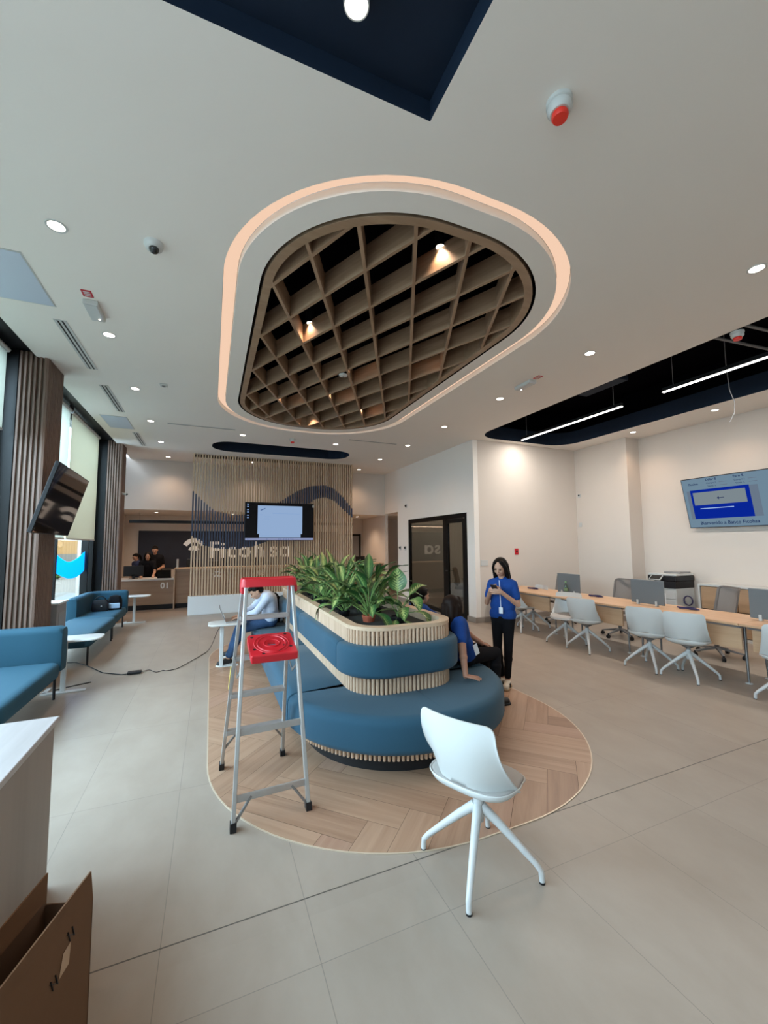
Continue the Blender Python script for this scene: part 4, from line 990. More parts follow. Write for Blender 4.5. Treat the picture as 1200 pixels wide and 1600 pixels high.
def slatband(poly, z0, z1, pitch, w, d, nm, curved=True):
    P_ = [Vector(p) for p in poly] + [Vector(poly[0])]; L_ = [0]
    for a, b in zip(P_, P_[1:]): L_.append(L_[-1] + (b - a).length)
    N_ = int(L_[-1] / pitch); m_ = MB(); j = 0
    for k in range(N_):
        s = (k + 0.5) * L_[-1] / N_
        while L_[j + 1] < s: j += 1
        a, b = P_[j], P_[j + 1]; t_ = (s - L_[j]) / max(1e-9, L_[j + 1] - L_[j]); p = a.lerp(b, t_); dr = (b - a).normalized(); nr = Vector((dr.y, -dr.x))
        cs = []
        for q in range(6):
            an = PI * q / 5; cs.append(p + dr * (-math.cos(an) * w / 2) + nr * (math.sin(an) * d - 0.004))
        cs = [p - dr * w / 2 - nr * 0.012] + cs + [p + dr * w / 2 - nr * 0.012]
        m_.prism([(c.x, c.y) for c in cs][::-1], z0, z1)
    return m_.build(nm, M['slatwood'], sofa, world=True, smooth=50)
slatband(PO, 0.44, 0.60, 0.036, 0.028, 0.012, 'slat_band')
slatband(PO, 0.835, 0.962, 0.036, 0.028, 0.012, 'slat_band')
RO = rr(PX0 - 0.008, PX1 + 0.008, PY0 - 0.008, PY1 + 0.008, PR, 14); RI = inset(RO, 0.085)
r_ = MB(); n = len(RO)
r_.add([(x, y, 0.96) for x, y in RO] + [(x, y, 0.99) for x, y in RO] + [(x, y, 0.99) for x, y in RI] + [(x, y, 0.86) for x, y in RI],
       [(i + n * a, (i + 1) % n + n * a, (i + 1) % n + n * (a + 1), i + n * (a + 1)) for a in range(3) for i in range(n)])
r_.build('rim', M['oak'], sofa, world=True, smooth=40)
MB().add([(x, y, 0.905) for x, y in inset(RO, 0.08)], [tuple(range(n))]).build('planting_mat', M['soil'], sofa, world=True)
# lower band and black plinth
LO = rr(0.70, 2.50, 2.70, 7.43, 0.88, 18)
MB().prism(inset(LO, 0.02), 0.13, 0.2).build('base_core', M['slatback'], sofa, world=True)
slatband(LO, 0.125, 0.2, 0.034, 0.022, 0.012, 'slat_band')
MB().prism(rr(0.80, 2.40, 2.80, 7.33, 0.79, 18), 0.0, 0.125).build('plinth', M['black'], sofa, world=True, smooth=40)

# ------------------------------------------------------------------ plants
def leaf(mb, base, az, elev, L_, Wd, droop, twist=0.0, mi=0, stem_l=0.0, smb=None, prof=0.75):
    """leaf blade along an arc starting at base"""
    d = Vector((math.cos(az), math.sin(az), 0)); side = Vector((-math.sin(az), math.cos(az), 0)); el = elev; p = Vector(base)
    if stem_l:
        pts = [p.copy()]
        for k in range(5):
            p = p + (d * math.cos(el) + Vector((0, 0, 1)) * math.sin(el)) * stem_l / 5; el -= droop * 0.06; pts.append(p.copy())
        smb.tube(pts, [0.006, 0.006, 0.005, 0.005, 0.004, 0.004], 6)
    N_ = 10; vs = []; uv = []; fs = []
    for k in range(N_ + 1):
        t_ = k / N_; w = Wd * (math.sin(PI * t_ ** prof) ** 0.75 if 0 < t_ < 1 else 0.0) + 0.001
        up = (d * -math.sin(el) + Vector((0, 0, 1)) * math.cos(el)); sd = (side * math.cos(twist) + up * math.sin(twist))
        for q in (-1, -0.5, 0, 0.5, 1):
            vs.append(p + sd * (q * w / 2) + up * (abs(q) * w * 0.18 + 0.008 * math.sin(t_ * 9 + q * 3) * (abs(q)))); uv.append((0.5 + q / 2, t_))
        p = p + (d * math.cos(el) + Vector((0, 0, 1)) * math.sin(el)) * L_ / N_; el -= droop / N_
    for k in range(N_):
        for q in range(4): a = k * 5 + q; fs.append((a, a + 1, a + 6, a + 5))
    mb.add(vs, fs, mi, uv)
def plant(x, y, label, kind, seed, n, L_, Wd, spread=1.0, height=1.0, mat='leaf_a', custom=None, rp=0.065):
    R_ = random.Random(seed)
    t = thing('potted_plant', label, 'plant', (x, y, 0.905), 0, 'leafy plants in the island planter')
    MB().lathe([(rp * 0.85, -0.04 + 0.04), (rp, 0.05), (rp * 1.04, 0.05), (rp * 1.04, 0.062), (rp * 0.9, 0.062), (rp * 0.88, 0.045), (0.0001, 0.045)], n=24).build('pot', M['pot'] if kind == 'red' else M['black'], t, smooth=50)
    lm = MB(); sm = MB()
    if custom:
        for (az, el, ll, ww, dr, sl, tw) in custom: leaf(lm, (0, 0, 0.045), az, el, ll, ww, dr, tw, 0, sl, sm)
    for k in range(n):
        az = k * 2.4 + R_.uniform(-.3, .3); ring_ = k / n
        el = math.radians(85 - 50 * (1 - ring_) * spread + R_.uniform(-8, 8))
        leaf(lm, (math.cos(az) * .015, math.sin(az) * .015, 0.045 + 0.10 * ring_ * height), az, el, L_ * R_.uniform(.75, 1.1), Wd * R_.uniform(.8, 1.15), R_.uniform(.7, 1.7) * (1.2 - .5 * ring_), R_.uniform(-.3, .3), 0, (0.06 + 0.16 * R_.random()) * height, sm)
    lm.build('foliage', M[mat], t, smooth=180, recalc=False); sm.build('stems', M['stem'], t, smooth=60)
U = math.radians
plant(1.70, 3.68, 'plant with the largest pale veined leaves, at the near end of the planter', 'black', 3, 0, 0, 0, mat='leaf_c', custom=[
    (U(67), U(84), 0.24, 0.185, 0.15, 0.25, 0.0), (U(10), U(62), 0.24, 0.10, 1.0, 0.26, 0.3), (U(-50), U(35), 0.26, 0.13, 1.9, 0.18, 0.0), (U(-75), U(62), 0.22, 0.13, 1.9, 0.22, 0.2),
    (U(-105), U(50), 0.26, 0.12, 1.6, 0.16, 0), (U(-150), U(62), 0.26, 0.12, 1.2, 0.16, 0), (U(-70), U(-5), 0.24, 0.09, 0.8, 0.10, 0), (U(-125), U(5), 0.22, 0.09, 1.0, 0.12, 0)], rp=0.08)
plant(1.46, 3.85, 'bushy plant in a terracotta pot near the rounded planter end', 'red', 11, 26, 0.33, 0.085, 1.0, 1.25, 'leaf_b', rp=0.065)
spots = [(1.33, 4.25, 'leaf_a'), (1.72, 4.30, 'leaf_b'), (1.42, 4.70, 'leaf_b'), (1.75, 4.85, 'leaf_a'), (1.35, 5.15, 'leaf_a'), (1.70, 5.35, 'leaf_b'), (1.38, 5.65, 'leaf_b'), (1.72, 5.90, 'leaf_a'), (1.42, 6.2, 'leaf_a'), (1.70, 6.45, 'leaf_b'), (1.45, 6.72, 'leaf_b')]
nm_ = ['long-leaved variegated plant arching over the planter rim', 'dense green plant behind the large pale leaves', 'upright green plant in the middle of the planter', 'variegated plant on the far side of the planter middle',
       'light variegated plant along the sofa side rim', 'tall green plant before the slatted screen', 'green plant near the ladder side rim', 'variegated plant reaching towards counter six', 'pale variegated plant at the far part of the planter', 'green plant at the far end of the planter', 'last green plant in the planter, next to the ladder top']
for i, ((x, y, mt), lb) in enumerate(zip(spots, nm_)):
    plant(x, y, lb, 'black', 20 + i, 20, 0.36, 0.095 if mt == 'leaf_a' else 0.078, 0.9, 1.15 + 0.15 * (i % 3), mt)

# ------------------------------------------------------------------ white swivel chairs
def make_chair(label, group=None):
    t = thing('shell_chair', label, 'chair', (0, 0, 0), 0, group)
    # seat pan facing +Y
    m_ = MB(); rings = []
    def plan(s, z, lift=0.0):
        out = []
        for k in range(40):
            a = 2 * PI * k / 40; ca, sa = math.cos(a), math.sin(a); e = 0.62
            x = 0.235 * s * (abs(ca) ** e) * (1 if ca > 0 else -1) * (0.92 if sa > 0 else 1.0); y = 0.215 * s * (abs(sa) ** e) * (1 if sa > 0 else -1)
            fy = min(1.0, max(0.0, (0.20 - y) / 0.30)); fy = fy * fy * (3 - 2 * fy)
            zz = z + lift * (abs(x) / 0.235) ** 3 * (0.25 + 0.75 * fy) + lift * 1.2 * max(0, -y / 0.215) ** 3 - 0.022 * max(0, y / 0.215) ** 2.5
            out.append((x, y + 0.01, zz))
        return out
    m_.loft([plan(0.25, 0.412), plan(0.7, 0.416), plan(0.93, 0.426, 0.022), plan(1.0, 0.437, 0.035), plan(0.985, 0.444, 0.035), plan(0.95, 0.437, 0.03), plan(0.5, 0.425, 0.0)])
    m_.build('seat_shell', M['white'], t, smooth=180)
    MB().loft([plan(0.5, 0.426), plan(0.93, 0.436, 0.022), plan(0.955, 0.447, 0.03), plan(0.90, 0.458, 0.024), plan(0.5, 0.462)]).build('seat_pad', M['cushion'], t, smooth=180)
    # back shell
    for_out = []; N1, N2 = 32, 14
    vs = []; th = 0.007
    for side in (0, 1):
        for j in range(N2 + 1):
            v = j / N2
            for i in range(N1 + 1):
                u = -1 + 2 * i / N1
                cr_ = 1 - 0.10 * max(0, (v - 0.82) / 0.18) ** 2 * 1.0
                u = math.copysign(1 - (1 - abs(u)) ** 1.25, u)
                ww = 0.232 - 0.018 * v
                x = ww * u
                zb = 0.446 + 0.040 * (1 - abs(u) ** 2.0)
                q_ = max(0.0, (abs(u) - 0.80) / 0.20); zt = 0.818 - 0.004 * u * u - 0.045 * (1 - math.sqrt(max(0, 1 - q_ * q_)))
                z = zb + (zt - zb) * v
                y = -0.192 - 0.060 * v ** 1.2 + 0.180 * abs(u) ** 2.6 * (1 - v) ** 1.6 + 0.045 * u * u * (0.4 + 0.6 * v) - 0.018 * math.sin(PI * v)
                vs.append((x, y + (th if side else 0), z))
    fs = []; W_ = N1 + 1; H_ = (N1 + 1) * (N2 + 1)
    for j in range(N2):
        for i in range(N1):
            a = j * W_ + i; fs += [(a, a + 1, a + W_ + 1, a + W_), (H_ + a, H_ + a + W_, H_ + a + W_ + 1, H_ + a + 1)]
    for i in range(N1): fs += [(i, H_ + i, H_ + i + 1, i + 1), (N2 * W_ + i, N2 * W_ + i + 1, H_ + N2 * W_ + i + 1, H_ + N2 * W_ + i)]
    for j in range(N2): fs += [(j * W_, (j + 1) * W_, H_ + (j + 1) * W_, H_ + j * W_), (j * W_ + N1, H_ + j * W_ + N1, H_ + (j + 1) * W_ + N1, (j + 1) * W_ + N1)]
    MB().add(vs, fs).build('backrest', M['white'], t, smooth=75)
    MB().lathe([(0.022, 0.27), (0.024, 0.30), (0.024, 0.355), (0.075, 0.385), (0.085, 0.405)], n=20).build('column', M['steel'], t, smooth=50)
    b = thing_part('base', t)
    return t
def thing_part(n, t): return None
def chair_base(t, rz=0.0):
    """four-star base; kept square to the room by rotating it against the chair"""
    MB().lathe([(0.0001, 0.225), (0.026, 0.225), (0.030, 0.25), (0.026, 0.335), (0.022, 0.345)], n=20).build('hub', M['whitep'], t, smooth=50)
    for k in range(4):
        a = PI / 4 + k * PI / 2 - rz; d = Vector((math.cos(a), math.sin(a), 0))
        pts = [d * 0.015 + Vector((0, 0, 0.30)), d * 0.10 + Vector((0, 0, 0.235)), d * 0.20 + Vector((0, 0, 0.150)), d * 0.275 + Vector((0, 0, 0.085)), d * 0.300 + Vector((0, 0, 0.055)), d * 0.303 + Vector((0, 0, 0.008))]
        o = MB().tube(pts, [0.026, 0.022, 0.018, 0.015, 0.0145, 0.014], 12).build('leg', M['whitep'], t, smooth=60)
        MB().tube([d * 0.303 + Vector((0, 0, 0.0)), d * 0.303 + Vector((0, 0, 0.009))], 0.015, 12).build('glide', M['black'], o)
def chair(x, y, face, label, group=None):
    t = make_chair(label, group); rz = face - PI / 2; chair_base(t, rz); t.location = (x, y, 0); t.rotation_euler = (0, 0, rz); return t
chair(1.327, 1.888, math.radians(25), 'white shell chair alone in front of the blue island sofa')
RG = 'white shell chairs along the desk'
chair(5.55, 6.33, math.radians(-5), 'white shell chair partly behind the standing woman', RG)
chair(5.50, 5.22, math.radians(205), 'white shell chair turned away from the desk beside the bottle', RG)
chair(5.46, 4.76, math.radians(18), 'white shell chair just before the bottle, showing its back', RG)
chair(5.45, 3.76, math.radians(20), 'farther of the two touching white shell chairs', RG)
chair(5.49, 3.30, math.radians(22), 'nearer of the two touching white shell chairs', RG)
chair(5.58, 2.37, math.radians(30), 'white shell chair cut off by the photo edge', RG)
chair(5.95, 6.45, math.radians(170), 'white shell chair seat seen beyond the chair by the standing woman', RG)

# ------------------------------------------------------------------ desks
def desk(y0, y1, label):
    t = thing('bench_desk', label, 'desk', (5.94, (y0 + y1) / 2, 0), 0, 'wood bench desks joined in a row'); h = (y1 - y0) / 2 - 0.002
    MB().box(-0.40, -h, 0.715, 0.40, h, 0.74).build('tabletop', M['desk_wood'], t, bevel=0.003)
    MB().box(-0.245, -h + 0.05, 0.42, -0.227, h - 0.05, 0.705).build('modesty_panel', M['desk_wood'], t)
    MB().box(-0.30, -h + 0.03, 0.675, 0.30, h - 0.03, 0.713).build('frame', M['steel'], t)
    for sx in (-1, 1):
        for sy in (-1, 1):
            o = MB().tube([(sx * 0.06, sy * (h - 0.09), 0.70), (sx * 0.06 + sx * 0.02, sy * (h - 0.09), 0.02)] if False else [(sx * (0.04 if sx < 0 else 0.33), sy * (h - 0.12), 0.69), (sx * (0.06 if sx < 0 else 0.36), sy * (h - 0.10), 0.01)], [0.02, 0.012], 12).build('leg', M['steel'], t, smooth=60)
            MB().lathe([(0.035, 0), (0.035, 0.006), (0.012, 0.014), (0.0001, 0.014)], sx * (0.06 if sx < 0 else 0.36), sy * (h - 0.10), 16).build('foot_disc', M['whitep'], o)
    return t
for (y0, y1, lb) in ((5.70, 7.14, 'farthest wood bench desk, behind the standing woman'), (4.27, 5.70, 'wood bench desk carrying the water bottle'), (2.78, 4.27, 'wood bench desk in front of the copier'), (1.30, 2.78, 'nearest wood bench desk, cut off by the photo edge')): desk(y0, y1, lb)
for (y, lb) in ((5.57, 'dark grey privacy screen behind the water bottle'), (4.12, 'grey privacy screen in front of the copier'), (2.62, 'grey privacy screen at the photo edge beside the credenza')):
    t = thing('privacy_screen', lb, 'screen', (5.98, y, 0.74), 0, 'grey privacy screens on the desks')
    MB().box(-0.012, -0.25, 0.02, 0.012, 0.25, 0.37).build('panel', M['grey_panel'], t, bevel=0.01)
    for sy in (-0.15, 0.13): MB().box(-0.025, sy, 0, 0.025, sy + 0.03, 0.07).build('clamp', M['white'], t, bevel=0.004)
t = thing('water_bottle', 'clear plastic water bottle on the desk before the grey screen', 'bottle', (5.90, 5.56, 0.74))
MB().lathe([(0.0001, 0), (0.032, 0), (0.034, 0.02), (0.034, 0.14), (0.03, 0.165), (0.014, 0.20), (0.013, 0.22)], n=20).build('body', M['bottle'], t, smooth=50)
MB().lathe([(0.015, 0.215), (0.015, 0.235), (0.0001, 0.236)], n=16).build('cap', plain('green_cap', (0.25, 0.5, 0.2), 0.5), t); MB().lathe([(0.035, 0.07), (0.035, 0.12)], n=20).build('wrapper', plain('green_wrapper', (0.16, 0.24, 0.12), 0.5), t)
for (x, y, lb) in ((6.02, 6.5, 'dark cable coil on the desk behind the standing woman'), (6.10, 5.10, 'indigo cable coil on the desk between chair backs'), (6.08, 3.62, 'dark cable coil on the desk in front of the credenza')):
    rr_ = random.Random(x * y); pts = []
    for k in range(70):
        a = k * 0.42; r_ = 0.075 + 0.02 * math.sin(k * 1.3); pts.append((x + r_ * 0.7 * math.cos(a), y + r_ * 1.5 * math.sin(a), 0.748 + 0.006 * abs(math.sin(k * 0.7)) + k * 0.0002))
    tag(MB().tube(pts, 0.006, 6).build('cable_coil', M['purple'], smooth=60), lb, 'cable', 'cable coils on the desks')

# office chairs
def office_chair(x, y, face, label):
    t = thing('office_chair', label, 'chair', (x, y, 0), face - PI / 2, 'grey mesh office chairs')
    n1 = 10; vs = []; fs = []
    bk = MB()
    P_ = rr(-0.225, 0.225, 0.0, 0.48, 0.06, 6)
    def pt(px, pz, dy): return (px * (1 - 0.08 * pz), -0.22 - 0.10 * (pz / 0.48) + 0.10 * (px / 0.225) ** 2 + dy, 0.53 + pz)
    PI_ = inset(P_, 0.022)
    bk.add([pt(a, b, 0) for a, b in P_] + [pt(a, b, 0) for a, b in PI_] + [pt(a, b, 0.022) for a, b in PI_] + [pt(a, b, 0.022) for a, b in P_], [(i + len(P_) * q, (i + 1) % len(P_) + len(P_) * q, (i + 1) % len(P_) + len(P_) * ((q + 1) % 4), i + len(P_) * ((q + 1) % 4)) for q in range(4) for i in range(len(P_))])
    bk.build('back_frame', M['mesh_frame'], t, smooth=40)
    g = MB(); n = 12
    for j in range(n + 1):
        for i in range(n + 1): g.v.append(pt(-0.205 + 0.41 * i / n, 0.02 + 0.44 * j / n, 0.010))
    for j in range(n):
        for i in range(n): g.f.append([j * (n + 1) + i, j * (n + 1) + i + 1, (j + 1) * (n + 1) + i + 1, (j + 1) * (n + 1) + i]); g.m.append(0); g.uv.append([(0, 0)] * 4)
    g.build('back_mesh', M['mesh'], t, smooth=180)
    MB().prism(rr(-0.24, 0.24, -0.22, 0.25, 0.08, 8), 0.44, 0.50).build('seat', M['mesh'], t, bevel=0.015, smooth=50)
    MB().beam((0, -0.15, 0.42), (0, -0.26, 0.62), 0.06, 0.02, (0, 1, 0)).build('back_support', M['greyp'], t)
    MB().tube([(0, 0, 0.12), (0, 0, 0.44)], [0.03, 0.025], 14).build('gas_column', M['greyp'], t, smooth=60)
    for k in range(5):
        a = k * 2 * PI / 5 + 0.3; d = Vector((math.cos(a), math.sin(a), 0))
        o = MB().beam(d * 0.02 + Vector((0, 0, 0.13)), d * 0.30 + Vector((0, 0, 0.075)), 0.05, 0.035, mi=0, w1=0.03, d1=0.02).build('base_arm', M['greyp'], t, bevel=0.004)
        sd = Vector((-d.y, d.x, 0))
        w_ = MB()
        for q in (-1, 1): w_.tube([d * 0.30 + sd * (q * 0.012 - 0.008) + Vector((0, 0, 0.03)), d * 0.30 + sd * (q * 0.012 + 0.008) + Vector((0, 0, 0.03))], 0.03, 14)
        w_.tube([d * 0.30 + Vector((0, 0, 0.03)), d * 0.30 + Vector((0, 0, 0.08))], 0.012, 8)
        w_.build('caster', M['black'], o, smooth=50)
    return t
M['mesh_frame'] = plain('taupe_chair_frame', (0.17, 0.145, 0.13), 0.6)
office_chair(6.75, 5.18, PI, 'grey mesh office chair with its back to the wall, between two screens')
office_chair(6.75, 6.55, PI, 'grey mesh office chair mostly behind the farthest desk screen')
office_chair(6.85, 3.72, math.radians(150), 'grey mesh office chair turned sideways in front of the credenza')
office_chair(6.4, 9.55, math.radians(-40), 'mesh office chair inside the glass meeting room')

# copier
t = thing('copier', 'white office copier with black scanner unit by the corner', 'copier', (8.25, 5.2, 0))
t.scale = (0.85, 0.74, 1)
MB().box(-0.30, -0.33, 0.03, 0.34, 0.30, 0.80).build('cabinet', M['white'], t, bevel=0.012)
for z in (0.12, 0.28, 0.44, 0.60): MB().box(-0.312, -0.31, z, -0.299, 0.28, z + 0.14).build('paper_tray', M['whitep'], t, bevel=0.005)
MB().box(-0.32, -0.34, 0.80, 0.34, 0.20, 0.93).build('output_bay', M['black'], t, bevel=0.01)
MB().box(-0.33, -0.36, 0.93, 0.34, 0.36, 1.03).build('scanner', M['black'], t, bevel=0.02)
MB().box(-0.31, -0.35, 1.03, 0.33, 0.35, 1.07).build('scanner_lid', M['white'], t, bevel=0.012)
MB().box(-0.1, -0.3, 1.07, 0.3, 0.1, 1.10).build('document_feeder', M['greyp'], t, bevel=0.012)
o = MB().box(-0.07, -0.15, -0.01, 0.07, 0.15, 0.01).build('touch_panel', M['whitep'], t, bevel=0.005); o.location = (-0.38, 0.10, 0.99); o.rotation_euler = (0, -0.6, 0)
MB().box(-0.06, -0.13, 0.01, 0.06, 0.13, 0.013).build('display', M['screen_off'], o)
MB().box(-0.315, -0.08, 0.35, -0.312, 0.25, 0.70).build('paper_notice', M['white_paper'], t)
ptsr = [(8.02 + 0.0 * k, 4.78 + 0.07 * math.cos(k * 0.5), 0.73 + 0.09 * math.sin(k * 0.5)) for k in range(40)]
# credenza
t = thing('credenza', 'low white framed credenza with four oak drawers', 'cabinet', (8.4, 3.55, 0))
for a in ((-0.2, -1.15, 0.88, 0.19, 1.15, 0.91), (-0.2, 1.12, 0.0, 0.19, 1.15, 0.88), (-0.2, -1.15, 0.0, 0.19, -1.12, 0.88), (-0.2, -1.12, 0.0, 0.19, 1.12, 0.05)): MB().box(*a).build('side_panel', M['white'], t)
MB().box(0.17, -1.12, 0.05, 0.19, 1.12, 0.88).build('back_panel', M['drawer_wood'], t)
for i in range(4):
    for j in range(2):
        o = MB().box(-0.19, -1.11 + i * 0.557, 0.06 + j * 0.42, -0.15, -1.11 + i * 0.557 + 0.545, 0.06 + j * 0.42 + 0.39).build('drawer', M['drawer_wood'], t, bevel=0.003)
tag(MB().tube([(8.2, 4.875 + 0.075 * math.cos(k * 0.45), 0.58 + 0.085 * math.sin(k * 0.45)) for k in range(30)], 0.012, 8).build('cable_loop', M['purple'], smooth=60), 'looped dark cable hanging beside the copier', 'cable')

# ------------------------------------------------------------------ street side benches and tables
def bench_seat(t, x0, x1, y0, y1, z0, z1, r=0.10, legs=True, nm='seat', leg_pts=None):
    P_ = rr(x0, x1, y0, y1, r, 6)
    def rg(d, z): return [(x, y, z) for x, y in inset(P_, d)]
    MB().loft([rg(0.03, z0), rg(0.006, z0 + 0.02), rg(0.0, z0 + 0.05), rg(0.0, z1 - 0.045), rg(0.010, z1 - 0.018), rg(0.035, z1 - 0.003), rg(0.08, z1)]).build(nm, M['blue2'], t, world=True, smooth=60)
    for (x, y) in leg_pts or []: MB().tube([(x, y, 0), (x, y, z0 + 0.01)], 0.014, 12).build('leg', M['black'], t, world=True, smooth=60)
t = thing('lounge_bench', 'blue lounge bench with end back, nearest to the camera', 'bench', (-1.83, 4.95, 0))
bench_seat(t, -2.22, -1.45, 4.10, 5.52, 0.27, 0.435, leg_pts=((-1.54, 5.64), (-2.12, 5.64), (-1.54, 4.2), (-2.12, 4.2)))
def backcush(t, path, th, z0, z1):
    sc = round_sect(-th / 2, th / 2, z0, z1, 0.075, 0.03, 0.06); sweep(path, sc, 0.05).build('back', M['blue2'], t, world=True, smooth=60)
backcush(t, [(-2.22, 5.63, 0, 1), (-2.0, 5.63, 0, 1), (-1.75, 5.63, 0, 1), (-1.46, 5.63, 0, 1)], 0.22, 0.30, 0.79)
t = thing('blue_ottoman_bench', 'blue backless bench between two small white tables', 'bench', (-1.86, 7.85, 0))
bench_seat(t, -2.22, -1.52, 6.98, 8.70, 0.25, 0.42, leg_pts=((-1.56, 7.03), (-2.15, 7.03), (-1.58, 8.62), (-2.15, 8.62)))
t = thing('corner_bench', 'blue bench with curved back beside the second column, bags on it', 'bench', (-1.86, 9.35, 0))
bench_seat(t, -2.20, -1.56, 8.73, 9.95, 0.25, 0.42, leg_pts=((-1.60, 8.80), (-2.15, 8.80), (-1.64, 9.98), (-2.15, 9.88)))
pth = [(-2.22, 8.80, -1, 0), (-2.22, 9.3, -1, 0), (-2.22, 9.6, -1, 0)] + [(-1.97 + 0.25 * math.cos(a), 9.75 + 0.25 * math.sin(a), math.cos(a), math.sin(a)) for a in [PI - k * PI / 16 for k in range(1, 8)]] + [(-1.9, 10.0, 0, 1), (-1.56, 10.0, 0, 1)]
backcush(t, pth, 0.18, 0.28, 0.755)
def side_table(x, y, tx, ty, w, d, h, label, bl=-0.20):
    t = thing('side_table', label, 'table', (x, y, 0), 0, 'small white side tables')
    P_ = rr(tx - w / 2, tx + w / 2, ty - d / 2, ty + d / 2, min(w, d) * 0.3, 8)
    MB().prism(P_, h - 0.022, h).build('tabletop', M['white'], t, bevel=0.008, smooth=50)
    MB().beam((0, 0, 0.01), (0, 0, h - 0.02), 0.05, 0.03, (0, 1, 0)).build('stem', M['whitep'], t, bevel=0.006)
    MB().beam((bl, 0, 0.008), (0.22, 0, 0.008), 0.07, 0.014).build('base_plate', M['whitep'], t, bevel=0.004)
    MB().beam((bl + 0.02, 0, 0.008), (bl + 0.02, 0.22, 0.008), 0.05, 0.014).build('base_bar', M['whitep'], t, bevel=0.004)
    return t
side_table(-1.52, 5.86, 0.10, 0.05, 0.52, 0.34, 0.60, 'small white side table between the two nearer blue benches')
side_table(-1.50, 10.42, 0.05, 0.0, 0.50, 0.36, 0.585, 'small white side table before teller desk 01')
side_table(0.17, 6.17, 0.07, 0.05, 0.50, 0.38, 0.592, 'small white side table holding the laptop, in front of the seated man', -0.03)
# pedestal unit
t = thing('pedestal_unit', 'dark grey pedestal unit with pale top beside the first column', 'cabinet', (-1.98, 6.76, 0))
MB().box(-0.13, -0.19, 0, 0.17, 0.19, 0.91).build('body', M['greyp'], t, bevel=0.005); MB().box(-0.15, -0.2, 0.91, 0.19, 0.2, 0.935).build('top', M['whitep'], t, bevel=0.004)
MB().box(0.17, -0.12, 0.5, 0.176, 0.12, 0.8).build('door', M['steel'], t, bevel=0.003)
# bags
t = thing('handbag', 'black leather handbag lying on the curved bench', 'bag', (-1.93, 9.45, 0.42))
MB().loft([[(x * s_, y * s_ * 0.6, z) for x, y in rr(-0.14, 0.14, -0.09, 0.09, 0.04, 5)] for s_, z in ((0.9, 0.0), (1.0, 0.05), (0.95, 0.16), (0.75, 0.21), (0.5, 0.215))]).build('body', M['black'], t, smooth=50)
MB().tube([(0.09 * math.cos(a), 0, 0.19 + 0.09 * math.sin(a)) for a in [PI * k / 10 for k in range(11)]], 0.008, 8).build('strap', M['blackm'], t, smooth=60)
MB().ball((0.03, -0.062, 0.10), (0.016, 0.006, 0.012), n=10).build('buckle', M['alu'], t, smooth=180)
t = thing('backpack', 'dark backpack with pale pocket on the curved bench, beside the handbag', 'bag', (-1.72, 9.62, 0.42))
MB().loft([[(x * s_, y * s_, z) for x, y in rr(-0.12, 0.12, -0.09, 0.09, 0.05, 5)] for s_, z in ((0.9, 0.0), (1.0, 0.05), (0.95, 0.18), (0.7, 0.26), (0.3, 0.275))]).build('body', M['blackcloth'], t, smooth=50)
MB().box(-0.08, -0.115, 0.03, 0.10, -0.085, 0.13).build('pocket', plain('pale_blue_pocket', (0.35, 0.48, 0.62), 0.7), t, bevel=0.012)

# cable and power supply on the floor
pts = [(-1.52, 6.3, 0.02), (-1.50, 6.9, 0.008), (-1.272, 6.521, 0.008), (-1.023, 6.322, 0.008), (-0.95, 6.31, 0.012)]
pts = [(-2.0, 7.3, 0.008), (-1.75, 7.25, 0.008), (-1.547, 6.985, 0.008), (-1.272, 6.521, 0.008), (-1.023, 6.322, 0.008), (-0.94, 6.31, 0.012)]
tag(MB().tube(pts, 0.006, 8).build('extension_cable', M['black'], smooth=60), 'black power cord from the bench to the black adapter on the floor', 'cable')
tag(MB().box(-0.96, 6.28, 0.005, -0.80, 6.36, 0.035).build('power_adapter', M['black'], bevel=0.008), 'black power adapter lying on the pale floor tiles', 'adapter')
pts = [(-0.80, 6.33, 0.015), (-0.72, 6.40, 0.008), (-0.66, 6.30, 0.008), (-0.608, 6.251, 0.008), (-0.55, 6.30, 0.008), (-0.504, 6.264, 0.008), (-0.43, 6.28, 0.008), (-0.357, 6.352, 0.008), (-0.211, 6.654, 0.008), (-0.08, 6.95, 0.008), (0.0, 7.12, 0.02), (0.06, 7.0, 0.15), (0.13, 6.7, 0.40), (0.22, 6.42, 0.57), (0.28, 6.33, 0.605)]
def smoothp(P_, n=5):
    P_ = [Vector(p) for p in P_]; out = []
    for i in range(len(P_) - 1):
        a, b, c, d = P_[max(i - 1, 0)], P_[i], P_[i + 1], P_[min(i + 2, len(P_) - 1)]
        for k in range(n):
            t_ = k / n; out.append(0.5 * ((2 * b) + (c - a) * t_ + (2 * a - 5 * b + 4 * c - d) * t_ ** 2 + (3 * b - a - 3 * c + d) * t_ ** 3))
    return out + [P_[-1]]
tag(MB().tube(smoothp(pts), 0.0045, 8).build('floor_cable', M['black'], smooth=60), 'thin black cord winding over the floor up to the laptop', 'cable')
tag(MB().tube(smoothp([(-1.62, 5.98, 0.006), (-1.45, 6.08, 0.006), (-1.36, 6.12, 0.006), (-1.31, 6.14, 0.008)]), 0.006, 8).build('short_cable', M['black'], smooth=60), 'short black cord end by the foot of the near side table', 'cable')

